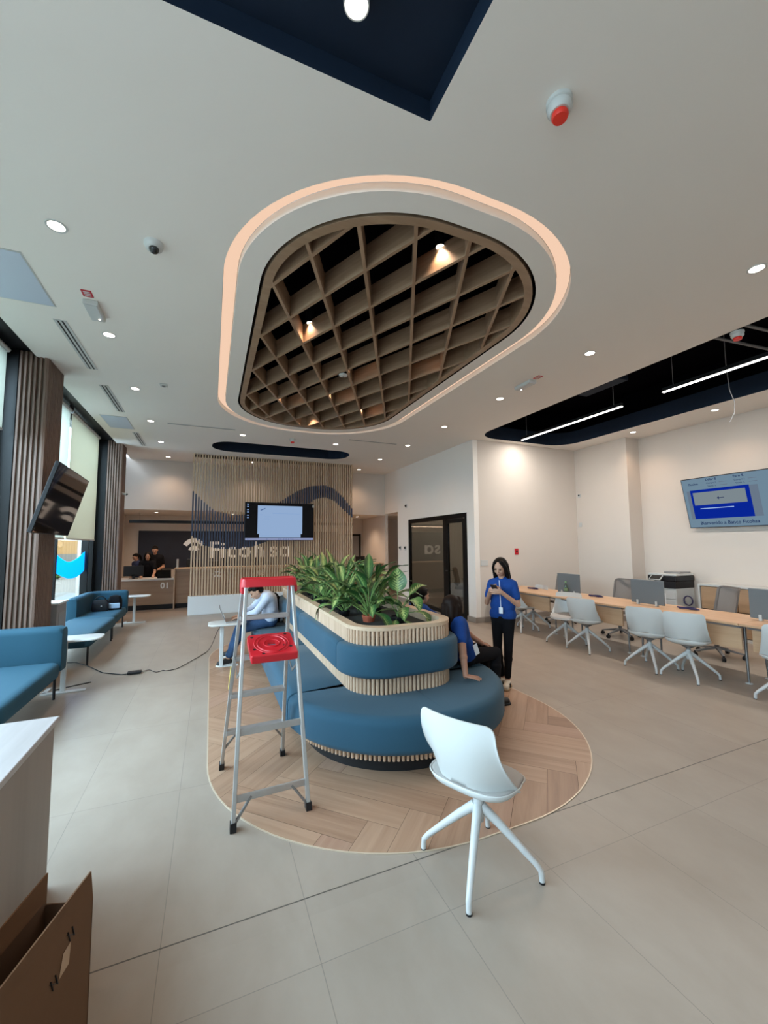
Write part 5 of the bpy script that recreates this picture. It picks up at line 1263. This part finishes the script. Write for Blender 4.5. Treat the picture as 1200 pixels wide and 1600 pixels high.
# ------------------------------------------------------------------ front desk and cardboard box
t = thing('front_desk', 'taupe front desk with pale grained top at the photo corner', 'desk', (-1.4, 1.2, 0))
MB().box(-2.1, -0.8, 0.0, -0.705, 2.62, 0.775).build('body', M['recep_side'], t, world=True, bevel=0.002)
MB().box(-2.12, -0.82, 0.775, -0.69, 2.645, 0.803).build('top', M['recep_top'], t, world=True, bevel=0.006, seg=3)
bx = thing('cardboard_box', 'long open brown cardboard box with raised flaps leaning by the front desk', 'box', (-0.42, 1.55, 0))
c0 = Vector((-0.345, 1.785, 0)); dd = Vector((-0.30, -0.954, 0)).normalized(); ww = Vector((-0.954, 0.30, 0)).normalized()
BW, BL = 0.155, 0.62
def P4(a, b, z): q = c0 + dd * a + ww * b; return (q.x, q.y, z)
def sheet(pts, th_dir, mat, nm, par=bx):
    th = Vector(th_dir) * 0.005
    return MB().hexa([Vector(p) for p in pts], [Vector(p) + th for p in pts]).build(nm, mat, par, world=True)
sheet([P4(0, 0, 0), P4(BL, 0, 0), P4(BL, 0, 0.455), P4(0, 0, 0.455)], ww, M['card'], 'side_wall')
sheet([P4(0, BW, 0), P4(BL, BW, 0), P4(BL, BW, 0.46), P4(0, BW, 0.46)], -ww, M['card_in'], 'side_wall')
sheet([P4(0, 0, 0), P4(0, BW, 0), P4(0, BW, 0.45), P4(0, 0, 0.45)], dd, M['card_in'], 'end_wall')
sheet([P4(BL, 0, 0), P4(BL, BW, 0), P4(BL, BW, 0.45), P4(BL, 0, 0.45)], -dd, M['card'], 'end_wall')
sheet([P4(0, 0, 0.003), P4(BL, 0, 0.003), P4(BL, BW, 0.003), P4(0, BW, 0.003)], (0, 0, 1), M['card'], 'bottom')
sheet([P4(0.0, 0.0, 0.455), P4(BL, 0.0, 0.455), P4(BL + 0.01, -0.004, 0.56), P4(0.012, 0.003, 0.552)], ww, M['card'], 'flap')
sheet([P4(0.0, BW, 0.46), P4(0.30, BW, 0.46), P4(0.27, BW + 0.015, 0.515), P4(-0.02, BW + 0.012, 0.535)], -ww, M['card'], 'flap')
sheet([P4(0.33, BW, 0.46), P4(BL, BW, 0.46), P4(BL, BW + 0.02, 0.55), P4(0.36, BW + 0.02, 0.54)], -ww, M['card'], 'flap')
for (a, z, s_) in ((0.10, 0.425, 1), (0.17, 0.35, 1)):
    mk = MB()
    for k in range(2): mk.beam(Vector(P4(a + 0.02 * k, -0.001, z)), Vector(P4(a + 0.02 * k + 0.012, -0.001, z + 0.035)), 0.002, 0.006, ww)
    mk.beam(Vector(P4(a, -0.001, z + 0.002)), Vector(P4(a + 0.035, -0.001, z + 0.03)), 0.002, 0.003, ww)
    mk.build('printed_mark', M['black'], bx, world=True)
sheet([P4(0.12, -0.0012, 0.36), P4(0.165, -0.0012, 0.355), P4(0.15, -0.0012, 0.415), P4(0.115, -0.0012, 0.42)], -ww * 0.1, plain('clear_tape', (0.45, 0.29, 0.18), 0.25), 'tape')

# ------------------------------------------------------------------ step ladder
ld = thing('step_ladder', 'aluminium step ladder with red top and red tray on the wood oval', 'ladder', (0.36, 3.05, 0))
FL, FR_, BL_, BR_ = Vector((0.159, 2.672, 0.02)), Vector((0.608, 2.692, 0.02)), Vector((0.113, 3.411, 0.02)), Vector((0.563, 3.436, 0.02))
TFL, TFR, TBL, TBR = Vector((0.232, 3.00, 1.38)), Vector((0.548, 3.01, 1.38)), Vector((0.222, 3.13, 1.37)), Vector((0.552, 3.14, 1.37))
at = lambda a, b, z: a + (b - a) * ((z - a.z) / (b.z - a.z))
for nm, a, b in (('front_rail', FL, TFL), ('front_rail', FR_, TFR), ('rear_rail', BL_, TBL), ('rear_rail', BR_, TBR)):
    o = MB().beam(a, b, 0.024, 0.036, (0, -1, 0.25)).build(nm, M['alu'], ld, world=True, bevel=0.004)
    MB().beam(a - Vector((0, 0, 0.02)), a + (b - a) * 0.025, 0.036, 0.052, (0, -1, 0.25)).build('rubber_foot', M['black'], o, world=False).matrix_world if False else None
    f = MB().beam(a - Vector((0, 0, 0.02)), a + (b - a) * 0.02, 0.036, 0.052, (0, -1, 0.25)); f.v = [tuple(Vector(v) - ld.location) for v in f.v]; f.build('rubber_foot', M['black'], o)
for z in (0.155, 0.50):
    MB().beam(at(FL, TFL, z), at(FR_, TFR, z), 0.012, 0.042, (0, 0, 1)).build('front_bar', M['alu'], ld, world=True, bevel=0.003)
for z in (0.28, 0.56, 0.84, 1.14):
    MB().beam(at(BL_, TBL, z), at(BR_, TBR, z), 0.06, 0.03, (0, 0, 1)).build('step', M['alu'], ld, world=True, bevel=0.003)
for (A, TA, B, TB, z, nm) in ((FL, TFL, FR_, TFR, 0.155, 'front'), (BL_, TBL, BR_, TBR, 0.28, 'rear')):
    p, q = at(A, TA, z), at(B, TB, z)
    MB().beam(p.lerp(q, 0.22), at(A, TA, z - 0.13), 0.012, 0.02, (0, 1, 0)).build('brace', M['steel'], ld, world=True)
    MB().beam(p.lerp(q, 0.78), at(B, TB, z - 0.13), 0.012, 0.02, (0, 1, 0)).build('brace', M['steel'], ld, world=True)
for A, TA, B, TB in ((FL, TFL, BL_, TBL), (FR_, TFR, BR_, TBR)):
    mid = at(A, TA, 0.80).lerp(at(B, TB, 0.80), 0.5) + Vector((0, 0, -0.04))
    MB().beam(at(A, TA, 0.86), mid, 0.004, 0.018, (0, 0, 1)).build('spreader', M['steel'], ld, world=True); MB().beam(mid, at(B, TB, 0.86), 0.004, 0.018, (0, 0, 1)).build('spreader', M['steel'], ld, world=True)
MB().beam(at(BL_, TBL, 0.62) + Vector((-0.018, -0.0, 0)), at(BL_, TBL, 0.78) + Vector((-0.018, 0, 0)), 0.004, 0.03, (0, -1, .2)).build('warning_sticker', M['yellow'], ld, world=True)
# red cap
cp = MB(); P_ = rr(0.202, 0.578, 2.975, 3.165, 0.03, 5)
cp.loft([[(x, y, 1.378) for x, y in inset(P_, -0.004)], [(x, y, 1.42) for x, y in P_], [(x, y, 1.432) for x, y in inset(P_, 0.006)], [(x, y, 1.432) for x, y in inset(P_, 0.02)], [(x, y, 1.425) for x, y in inset(P_, 0.03)]])
cp.build('top_cap', M['red'], ld, world=True, smooth=40)
for x in (0.20, 0.545): MB().box(x, 3.0, 1.33, x + 0.04, 3.16, 1.38).build('cap_bracket', M['red'], ld, world=True, bevel=0.006)
# red tray with a hole
tr = MB(); P_ = rr(-0.150, 0.150, -0.145, 0.145, 0.03, 7); n = len(P_); hole = [(0.036 * math.cos(a), 0.028 * math.sin(a) + 0.01) for a in [math.atan2(y - 0.01, x) for x, y in P_]]
tr.add([(x, y, 0) for x, y in P_] + [(x, y, 0) for x, y in hole] + [(x, y, -0.02) for x, y in hole] + [(x, y, -0.045) for x, y in P_], [(i + n * q, (i + 1) % n + n * q, (i + 1) % n + n * ((q + 1) % 4), i + n * ((q + 1) % 4)) for q in range(4) for i in range(n)])
trt = tr.build('tray', M['red'], ld, smooth=40); trt.location = Vector((0.402, 2.935, 0.99)) - ld.location; trt.rotation_euler = (0.30, 0, 0.03)
def ring(mb, r, w, z, sx=1, sy=1, cx=0, cy=0.01, n=40):
    vs = [];
    for rad, zz in ((r - w, 0), (r - w * .5, z), (r + w * .5, z), (r + w, 0)):
        for k in range(n): a = 2 * PI * k / n; vs.append((cx + rad * sx * math.cos(a), cy + rad * sy * math.sin(a), zz))
    mb.add(vs, [(i + n * q, (i + 1) % n + n * q, (i + 1) % n + n * (q + 1), i + n * (q + 1)) for q in range(3) for i in range(n)]); return mb
g_ = ring(ring(ring(MB(), 0.085, 0.006, 0.006, 1.1, 1.2), 0.052, 0.004, 0.006, 1, 0.9), 0.115, 0.004, 0.004, 1.0, 1.05)
g_.build('tray_ridge', M['red'], trt, smooth=40)
for x, y in ((-0.12, 0.11), (0.11, 0.12), (-0.12, -0.05), (0.08, -0.03), (-0.07, -0.11), (0.12, -0.05), (0.04, -0.09)): MB().lathe([(0.011, 0.0012), (0.0001, 0.0012)], x, y, 14).build('tray_hole', M['black'], trt)
MB().box(-0.150, -0.150, -0.045, 0.150, -0.130, 0.012).build('tray_lip', M['red'], trt, bevel=0.008)

# ------------------------------------------------------------------ people
V = Vector
def orient(yaw, pitch=0, roll=0):
    """local +Y forward"""
    return (Matrix.Rotation(yaw, 3, 'Z') @ Matrix.Rotation(pitch, 3, 'X') @ Matrix.Rotation(roll, 3, 'Y'))
def hand(mb, w, d, nrm, th, curl=0.35, spread=0.10, s=1.0):
    """w wrist, d along hand, nrm palm normal (fingers bend that way), th towards thumb side"""
    w, d, nrm, th = V(w), V(d).normalized(), V(nrm), V(th)
    nrm = (nrm - d * nrm.dot(d)).normalized(); sd = d.cross(nrm).normalized()
    if sd.dot(th) < 0: sd = -sd
    for i, (o, L_) in enumerate(((-0.030, 0.058), (-0.0105, 0.070), (0.0095, 0.074), (0.029, 0.066))):
        kn = w + d * (0.078 - abs(o) * 0.25) * s + sd * o * s
        mb.cap(w + sd * o * 0.6 * s, kn, 0.0125 * s, 0.0105 * s, 8)
        dir_ = (d + sd * (o / 0.03) * spread).normalized(); p = kn; c = curl * (0.8 + 0.1 * i)
        for fr_, r_ in ((0.45, 0.0086), (0.32, 0.0078), (0.23, 0.007)):
            ax = dir_.cross(nrm)
            dir_ = (dir_ * math.cos(c) + nrm * math.sin(c)).normalized(); q = p + dir_ * L_ * fr_ * s; mb.cap(p, q, r_ * s, r_ * 0.94 * s, 8); p = q
    b = w + d * 0.018 * s + sd * 0.026 * s; t1 = b + (d * 0.55 + sd * 0.8 + nrm * 0.2).normalized() * 0.038 * s; t2 = t1 + (d * 0.85 + sd * 0.35 + nrm * 0.3).normalized() * 0.030 * s
    mb.cap(b - sd * 0.012 * s, t1, 0.014 * s, 0.0105 * s, 8); mb.cap(t1, t2, 0.0100 * s, 0.0085 * s, 8)
def person(name, label, base, J, head_rot, hair, cols, hands, s=1.0, voxel=0.005, bulk=1.0, sleeves='short', shoes=True, extra=None, group=None, hair_mat='hair', badge=None, hem=0.055):
    t = thing(name, label, 'person', base, 0, group); J = {k: V(v) for k, v in J.items()}
    b = bulk
    body = MB(); R = head_rot; hc = J['head']
    def H(*p): return hc + R @ (V(p) * s)
    def hb(p, r): body.ball(H(*p), tuple(q * s for q in r), R, 18)
    hb((0, -0.012, 0.022), (0.074, 0.092, 0.084)); hb((0, 0.022, -0.020), (0.062, 0.068, 0.080)); hb((0, 0.036, -0.072), (0.042, 0.042, 0.034))
    hb((0, 0.03, -0.045), (0.055, 0.05, 0.045))
    for x in (-1, 1): hb((x * 0.073, -0.008, -0.018), (0.010, 0.017, 0.030)); hb((x * 0.028, 0.074, 0.018), (0.024, 0.012, 0.008)); hb((x * 0.036, 0.062, -0.026), (0.020, 0.018, 0.018))
    body.cap(H(0, 0.084, 0.006), H(0, 0.104, -0.026), 0.008 * s, 0.012 * s, 10)
    for x in (-1, 1): hb((x * 0.010, 0.092, -0.030), (0.009, 0.010, 0.007))
    hb((0, 0.083, -0.052), (0.022, 0.010, 0.006)); hb((0, 0.081, -0.061), (0.018, 0.010, 0.006))
    body.cap(J['neck'], H(0, -0.015, -0.07), 0.050 * s * b, 0.046 * s, 14)
    def torso(mb, e=0.0, top=True, bot=True):
        pl_, ch = J['pelvis'], J['chest']; sl, sr = J['shL'], J['shR']; hl, hr = J['hipL'], J['hipR']
        if top:
            mb.cap(ch.lerp(sl, 0.75), ch.lerp(sr, 0.75), (0.082 * b + e) * s, n=16)
            mb.cap(sl, J['neck'].lerp(sl, 0.3), (0.048 * b + e) * s, (0.045 + e) * s, 14); mb.cap(sr, J['neck'].lerp(sr, 0.3), (0.048 * b + e) * s, (0.045 + e) * s, 14)
            for a, c in ((hl, sl), (hr, sr)): mb.cap(pl_.lerp(a, 0.55).lerp(ch, 0.12), ch.lerp(c, 0.55), (0.095 * b + e) * s, (0.095 * b + e) * s, 16)
            mb.cap(pl_.lerp(ch, 0.2), ch, (0.105 * b + e) * s, (0.11 * b + e) * s, 16)
        if bot:
            mb.cap(hl, hr, (0.088 * b + e) * s, n=16); mb.cap(pl_, pl_.lerp(ch, 0.28), (0.098 * b + e) * s, (0.094 * b + e) * s, 16)
    torso(body)
    for q in 'LR':
        body.cap(J['sh' + q], J['el' + q], 0.046 * s * b, 0.037 * s * b, 14); body.cap(J['el' + q], J['wr' + q], 0.037 * s * b, 0.025 * s, 14)
        m_ = J['el' + q].lerp(J['wr' + q], 0.3); body.ball(m_, 0.039 * s * b)
        body.cap(J['hip' + q], J['kn' + q], 0.078 * s * b, 0.053 * s * b, 16); body.cap(J['kn' + q], J['an' + q], 0.052 * s * b, 0.034 * s, 14)
        body.ball(J['kn' + q].lerp(J['an' + q], 0.3), 0.055 * s * b)
        to = J['toe' + q]; body.cap(J['an' + q] + V((0, 0, -0.03)), to, 0.032 * s, 0.024 * s, 12)
        hd = hands.get(q)
        if hd: hand(body, J['wr' + q], *hd, s=s * 1.0)
    body.build('body', M[cols['skin']], t, world=True, remesh=voxel)
    # clothes
    sh = MB(); torso(sh, 0.012, True, False)
    up_ = (J['chest'] - J['pelvis']).normalized(); sh.ball(J['pelvis'] + up_ * (hem + 0.01), (0.112 * b + 0.012) * s); sh.cap(J['hipL'] + up_ * hem, J['hipR'] + up_ * hem, (0.088 * b + 0.021) * s, n=16); sh.cap(J['hipL'] + up_ * (hem + 0.1), J['hipR'] + up_ * (hem + 0.1), (0.086 * b + 0.014) * s, n=16)
    for q in 'LR':
        e_ = J['sh' + q].lerp(J['el' + q], 0.62 if sleeves == 'short' else 1.0); sh.cap(J['sh' + q], e_, (0.046 * b + 0.014) * s, ((0.040 * b + 0.018) if sleeves == 'short' else 0.054) * s, 14)
        if sleeves == 'long': sh.cap(J['el' + q], J['el' + q].lerp(J['wr' + q], 0.86), 0.052 * s, 0.036 * s, 14)
    sh.tube([J['neck'] + V((0, 0, -0.02)), J['neck'] + (hc - J['neck']) * 0.12], [0.066 * s * b, 0.060 * s * b], 16)
    shirt = sh.build('shirt', M[cols['top']], t, world=True, remesh=0.007)
    tr_ = MB(); torso(tr_, 0.009, False, True)
    for q in 'LR':
        tr_.cap(J['hip' + q], J['kn' + q], (0.078 * b + 0.010) * s, (0.053 * b + 0.008) * s, 16); e_ = J['kn' + q].lerp(J['an' + q], 0.88); tr_.cap(J['kn' + q], e_, (0.055 * b + 0.008) * s, cols.get('cuff', 0.044) * s, 14)
        tr_.ball(J['kn' + q].lerp(J['an' + q], 0.3), (0.055 * b + 0.010) * s)
    tr_.build('trousers', M[cols['bottom']], t, world=True, remesh=0.008)
    if shoes:
        for q in 'LR':
            a, to = J['an' + q], J['toe' + q]; so = MB(); d = (to - a); d.z = 0; d = d.normalized() if d.length > 0.01 else V((0, 1, 0)); fz = to.z - 0.028
            heel = V((a.x, a.y, fz + 0.045)) - d * 0.03; fore = V((to.x, to.y, fz + 0.035))
            so.cap(heel, fore, 0.040 * s, 0.038 * s, 14); so.cap(heel.lerp(fore, 0.25) + V((0, 0, 0.02)), heel.lerp(fore, 0.6) + V((0, 0, 0.01)), 0.040 * s, 0.036 * s, 14)
            o = so.build('shoe', M[cols['shoe']], t, world=True, remesh=0.006)
            sl_ = MB(); P_ = [];
            rot = math.atan2(d.y, d.x); pr_ = rr(-0.075, 0.20, -0.042, 0.042, 0.04, 6)
            L2 = (fore - heel).length
            P_ = [(heel.x + (x * math.cos(rot) - y * math.sin(rot)), heel.y + (x * math.sin(rot) + y * math.cos(rot))) for x, y in rr(-0.045, L2 + 0.045, -0.043, 0.043, 0.042, 6)]
            P_ = [(x - base[0], y - base[1]) for x, y in P_]
            sl_.prism(P_, fz - base[2] + 0.0, fz - base[2] + 0.022); sl_.build('sole', M[cols['sole']], o, bevel=0.004, smooth=40)
            if cols.get('stripes'):
                sp_ = MB(); side = V((-d.y, d.x, 0))
                for k in range(3):
                    for sg in (-1, 1):
                        c = heel.lerp(fore, 0.38 + 0.12 * k) + side * sg * 0.0405 + V((0, 0, 0.0)); sp_.beam(c + V((0, 0, -0.018)) - V(base), c + d * -0.012 + V((0, 0, 0.024)) - V(base) - side * sg * 0.010, 0.006, 0.010, side)
                sp_.build('stripe', M['black'], o)
    # face parts
    def fpart(nm, mt, *balls):
        m_ = MB()
        for p, r in balls: m_.ball(H(*p), tuple(q * s for q in r), R, 12)
        return m_.build(nm, M[mt], t, world=True, smooth=180)
    for x in (-1, 1):
        fpart('eye', 'eye', ((x * 0.028, 0.0815, 0.002), (0.013, 0.008, 0.006))); fpart('eyebrow', 'hair', ((x * 0.029, 0.084, 0.020), (0.017, 0.005, 0.003)))
    fpart('lips', 'lip', ((0, 0.090, -0.0565), (0.020, 0.005, 0.0065)))
    # hair
    h_ = MB()
    def hB(p, r): h_.ball(H(*p), tuple(q * s for q in r), R, 20)
    def hC(p, q, r0, r1): h_.cap(H(*p), H(*q), r0 * s, r1 * s, 14)
    if hair == 'short':
        hB((0, -0.022, 0.040), (0.081, 0.090, 0.078)); hB((0, 0.030, 0.078), (0.062, 0.055, 0.030)); hB((0, -0.055, -0.01), (0.070, 0.055, 0.06))
    elif hair in ('long', 'verylong'):
        hB((0, -0.030, 0.034), (0.088, 0.092, 0.086)); hB((0, -0.060, -0.02), (0.080, 0.055, 0.09))
        D_ = 0.20 if hair == 'long' else 0.26
        for x in (-1, 1):
            hC((x * 0.040, 0.030, 0.080), (x * 0.076, 0.022, 0.0), 0.028, 0.026); hC((x * 0.076, 0.018, 0.0), (x * 0.084, 0.010, -D_ * 0.75), 0.026, 0.024); hC((x * 0.070, -0.03, 0.0), (x * 0.080, -0.03, -D_), 0.036, 0.026)
        for x in (-0.045, 0, 0.045): hC((x, -0.075, 0.0), (x * 1.1, -0.080, -D_ * 1.05), 0.042, 0.026)
    elif hair == 'pony':
        hB((0, -0.026, 0.034), (0.082, 0.092, 0.080)); hB((0, -0.05, -0.012), (0.074, 0.06, 0.06)); hB((0, 0.02, 0.072), (0.064, 0.05, 0.028))
        hB((0, -0.115, 0.01), (0.035, 0.035, 0.035)); hC((0, -0.135, 0.0), (0, -0.155, -0.10), 0.036, 0.034); hC((0, -0.155, -0.10), (0.0, -0.12, -0.21), 0.034, 0.018)
    h_.build('hair', M[hair_mat], t, world=True, remesh=0.006)
    if badge:
        p0, p1 = V(badge[0]), V(badge[1]); MB().tube([V(J['neck']) + V(badge[2]) * 0.09, p0], 0.004, 6).build('lanyard', M['white_paper'], t, world=True)
        MB().beam(p0, p1, 0.045, 0.006, V(badge[2])).build('badge', M['white_paper'], t, world=True, bevel=0.002)
    return t
M['navy_top'] = plain('dark_blue_cloth', (0.02, 0.035, 0.10), 0.8)
M['eye'] = plain('dark_eye', (0.03, 0.018, 0.012), 0.25)
M['shoe_black'] = plain('black_sneaker', (0.015, 0.015, 0.016), 0.6); M['sole_white'] = plain('white_sole', (0.7, 0.7, 0.68), 0.6)
M['hair_brown'] = plain('dark_brown_hair', (0.013, 0.0065, 0.0045), 0.55, noise=0.3, scale=80, bump=0.3)
M['hair_brown'].node_tree.nodes['Principled BSDF'].inputs['Specular IOR Level'].default_value = 0.12

# standing woman: local frame forward f, right r
def frame(o, yaw):
    f = V((-math.sin(yaw), math.cos(yaw), 0)); r = V((math.cos(yaw), math.sin(yaw), 0)); o = V(o)
    return lambda x, y, z: tuple(o + r * x + f * y + V((0, 0, z)))
yw = math.atan2(0.86, -0.51)   # facing (-.86,-.51)
F = frame((3.20, 3.97, 0), yw)
Js = dict(pelvis=F(0.0, 0.0, 0.80), chest=F(0.0, -0.015, 1.10), neck=F(0, -0.005, 1.235), head=F(0.0, 0.045, 1.385), shL=F(-0.132, -0.01, 1.19), shR=F(0.132, -0.01, 1.19),
          elL=F(-0.190, 0.01, 0.955), wrL=F(-0.060, 0.20, 1.115), elR=F(0.185, 0.02, 0.955), wrR=F(0.060, 0.20, 1.135), hipL=F(-0.070, 0, 0.78), hipR=F(0.070, 0, 0.78),
          knL=F(-0.07, 0.045, 0.44), anL=F(-0.035, 0.0, 0.085), toeL=F(-0.055, 0.125, 0.028), knR=F(0.06, 0.04, 0.44), anR=F(0.05, -0.05, 0.085), toeR=F(0.075, 0.07, 0.028))
fv = V((-math.sin(yw), math.cos(yw), 0)); rv = V((math.cos(yw), math.sin(yw), 0))
sw = person('person', 'woman standing in royal blue polo and black leggings, looking down at her hands', (3.20, 3.97, 0), Js, orient(yw, math.radians(-24)), 'long', dict(skin='skin', top='royal', bottom='blackcloth', shoe='shoe', sole='sole', stripes=True, cuff=0.042),
       {'L': (rv * 0.8 + fv * 0.35 + V((0, 0, 0.10)), -fv - V((0, 0, 0.2)), V((0, 0, 1)), 0.5), 'R': (-rv * 0.8 + fv * 0.35 + V((0, 0, 0.05)), -fv - V((0, 0, 0.2)), V((0, 0, 1)), 0.5)}, s=0.93, voxel=0.004, bulk=0.86,
       badge=(F(-0.03, 0.135, 0.93), F(-0.03, 0.135, 0.86), fv))
MB().ball(V(F(0.07, 0.112, 1.13)), (0.012, 0.004, 0.006), orient(yw)).build('chest_logo', M['white_paper'], sw, world=True)
t = thing('mobile_phone', 'dark phone held in the hands of the standing woman', 'phone', F(0.0, 0.235, 1.16))
_p = MB().box(-0.035, -0.004, -0.06, 0.035, 0.004, 0.06).build('phone_case', M['black'], t, bevel=0.003); _p.rotation_euler = Matrix(orient(yw, math.radians(-50))).to_euler(); _p.location = (0, 0, 0)

# seated woman with long hair (right arm propped on the seat)
Jw = dict(pelvis=(2.36, 3.60, 0.565), chest=(2.25, 3.53, 0.83), neck=(2.215, 3.50, 0.925), head=(2.21, 3.49, 1.055), shL=(2.27, 3.66, 0.89), shR=(2.20, 3.365, 0.90),
          elL=(2.50, 3.76, 0.74), wrL=(2.70, 3.70, 0.60), elR=(2.14, 3.235, 0.70), wrR=(2.105, 3.14, 0.500), hipL=(2.38, 3.70, 0.55), hipR=(2.36, 3.50, 0.55),
          knL=(2.80, 3.80, 0.52), anL=(2.84, 3.86, 0.09), toeL=(2.97, 3.90, 0.028), knR=(2.79, 3.60, 0.52), anR=(2.74, 3.55, 0.09), toeR=(2.87, 3.54, 0.028))
w2 = person('person', 'seated woman in royal blue polo with long dark hair, hand propped on the blue seat', (2.36, 3.60, 0), Jw, orient(math.radians(-72), math.radians(-4)), 'verylong', dict(skin='skin2', top='royal', bottom='blackcloth', shoe='shoe_black', sole='black', cuff=0.05),
       {'R': (V((0.62, -0.35, -0.10)), V((0.1, 0, -1)), V((-0.3, 0.3, 0)), 0.05, 0.45), 'L': (V((0.8, -0.1, -0.2)), V((0, 0, -1)), V((0, -1, 0)), 0.4)}, s=0.95, voxel=0.004, bulk=1.06, hair_mat='hair_brown')
MB().beam(V((2.36, 3.355, 0.70)), V((2.40, 3.365, 0.60)), 0.05, 0.004, V((0, -1, 0.1))).build('badge', M['white_paper'], w2, world=True, bevel=0.001)
MB().ball(V((2.16, 3.262, 0.815)), (0.018, 0.006, 0.018)).build('sleeve_logo', M['white_paper'], w2, world=True, smooth=180)
# seated woman with ponytail
Jp = dict(pelvis=(2.30, 4.55, 0.565), chest=(2.36, 4.53, 0.82), neck=(2.37, 4.52, 0.91), head=(2.42, 4.51, 1.035), shL=(2.37, 4.67, 0.87), shR=(2.37, 4.37, 0.87),
          elL=(2.62, 4.72, 0.72), wrL=(2.80, 4.62, 0.66), elR=(2.60, 4.32, 0.74), wrR=(2.78, 4.42, 0.68), hipL=(2.32, 4.65, 0.55), hipR=(2.32, 4.45, 0.55),
          knL=(2.74, 4.65, 0.52), anL=(2.76, 4.66, 0.09), toeL=(2.89, 4.66, 0.028), knR=(2.74, 4.45, 0.52), anR=(2.74, 4.44, 0.09), toeR=(2.87, 4.44, 0.028))
person('person', 'seated woman in blue seen in profile beyond the planter, dark ponytail', (2.30, 4.55, 0), Jp, orient(math.radians(-75), math.radians(-6)), 'pony', dict(skin='skin', top='royal', bottom='blackcloth', shoe='shoe_black', sole='black'),
       {'R': (V((0.8, 0.4, 0)), V((0, 0.5, -1)), V((0, 0, 1)), 0.5), 'L': (V((0.8, -0.4, 0)), V((0, -0.5, -1)), V((0, 0, 1)), 0.5)}, s=0.95, voxel=0.006)
# seated man with the laptop, facing -x
Jm = dict(pelvis=(0.86, 6.40, 0.58), chest=(0.82, 6.38, 0.85), neck=(0.735, 6.37, 0.925), head=(0.635, 6.36, 0.985), shL=(0.78, 6.20, 0.905), shR=(0.78, 6.56, 0.905),
          elL=(0.62, 6.17, 0.71), wrL=(0.41, 6.24, 0.645), elR=(0.62, 6.60, 0.72), wrR=(0.42, 6.42, 0.645), hipL=(0.84, 6.30, 0.555), hipR=(0.84, 6.50, 0.555),
          knL=(0.44, 6.26, 0.47), anL=(0.255, 6.24, 0.09), toeL=(0.145, 6.20, 0.028), knR=(0.44, 6.60, 0.49), anR=(0.31, 6.66, 0.09), toeR=(0.20, 6.70, 0.028))
person('person', 'man in pale blue shirt and jeans bent over a laptop', (0.86, 6.40, 0), Jm, orient(math.radians(88), math.radians(-38)), 'short', dict(skin='skin', top='shirt', bottom='jeans', shoe='shoe_black', sole='sole_white', cuff=0.055),
       {'L': (V((-1, 0.1, -0.15)), V((0, 0, -1)), V((0, 1, 0)), 0.3), 'R': (V((-1, -0.1, -0.15)), V((0, 0, -1)), V((0, -1, 0)), 0.3)}, s=1.0, voxel=0.005, sleeves='long')
t = thing('laptop', 'open dark laptop on the small white table', 'laptop', (0.325, 6.30, 0.592), math.radians(90)); laptop(t, 0.32, 0.22, 112, 'greyp')
t = thing('black_backpack', 'black backpack squeezed behind the man with the laptop', 'bag', (0.95, 6.74, 0.455))
MB().loft([[(x * s_ * 0.8, y * s_, z) for x, y in rr(-0.11, 0.11, -0.13, 0.13, 0.05, 5)] for s_, z in ((0.85, 0.0), (1.0, 0.06), (0.98, 0.25), (0.8, 0.40), (0.35, 0.45))]).build('body', M['blackcloth'], t, smooth=50)
MB().tube([(-0.02, 0.03 * math.cos(a), 0.44 + 0.04 * math.sin(a)) for a in [PI * k / 8 for k in range(9)]], 0.006, 6).build('handle', M['black'], t, smooth=60)
# tellers
def teller(x, y, z_sh, lean, yaw, hair, top, label, height, sc=1.0, arms='desk'):
    Fm = frame((x, y, 0), yaw); f_ = V((-math.sin(yaw), math.cos(yaw), 0)); k = height / 1.66
    L = lambda a, b, z: Fm(a * k, b * k, z * k)
    if arms == 'desk': el = [L(-0.20, 0.12 + lean, 1.02), L(0.20, 0.12 + lean, 1.02)]; wr = [L(-0.16, 0.32 + lean, 0.86 / k), L(0.14, 0.32 + lean, 0.86 / k)]
    else: el = [L(-0.22, 0.02, 1.02), L(0.22, 0.02, 1.02)]; wr = [L(-0.12, 0.22, 0.98), L(0.24, 0.12, 0.80)]
    Jt = dict(pelvis=L(0, 0, 0.88), chest=L(0, lean * 0.7, 1.20), neck=L(0, lean, 1.36), head=L(0, lean + 0.05, 1.51), shL=L(-0.17, lean * 0.9, 1.31), shR=L(0.17, lean * 0.9, 1.31), elL=el[0], elR=el[1], wrL=wr[0], wrR=wr[1],
              hipL=L(-0.08, 0, 0.86), hipR=L(0.08, 0, 0.86), knL=L(-0.08, 0.02, 0.47), knR=L(0.08, 0.02, 0.47), anL=L(-0.08, -0.02, 0.09), anR=L(0.08, -0.02, 0.09), toeL=L(-0.08, 0.12, 0.028), toeR=L(0.08, 0.12, 0.028))
    return person('person', label, (x, y, 0), Jt, orient(yaw, math.radians(-22)), hair, dict(skin='skin', top=top, bottom='blackcloth', shoe='shoe_black', sole='black'),
                  {'L': (f_ * 0.8 + V((0, 0, -0.3)), V((0, 0, -1)), V((1, 0, 0)), 0.4), 'R': (f_ * 0.8 + V((0, 0, -0.3)), V((0, 0, -1)), V((-1, 0, 0)), 0.4)}, s=k, voxel=0.009)
teller(-1.62, 13.18, 1.2, 0.12, PI + 0.1, 'long', 'blackcloth', 'woman in black leaning on teller desk 01', 1.52)
teller(-1.49, 13.60, 1.3, 0.02, PI, 'short', 'blackcloth', 'man in black standing behind the woman at teller desk 01', 1.70, arms='down')
teller(-2.02 + 0.10, 13.72, 1.1, 0.05, PI - 0.9, 'pony', 'navy_top', 'woman in dark blue at the far side of teller desk 01, hair tied', 1.48, arms='down') if 'navy_top' in M else None
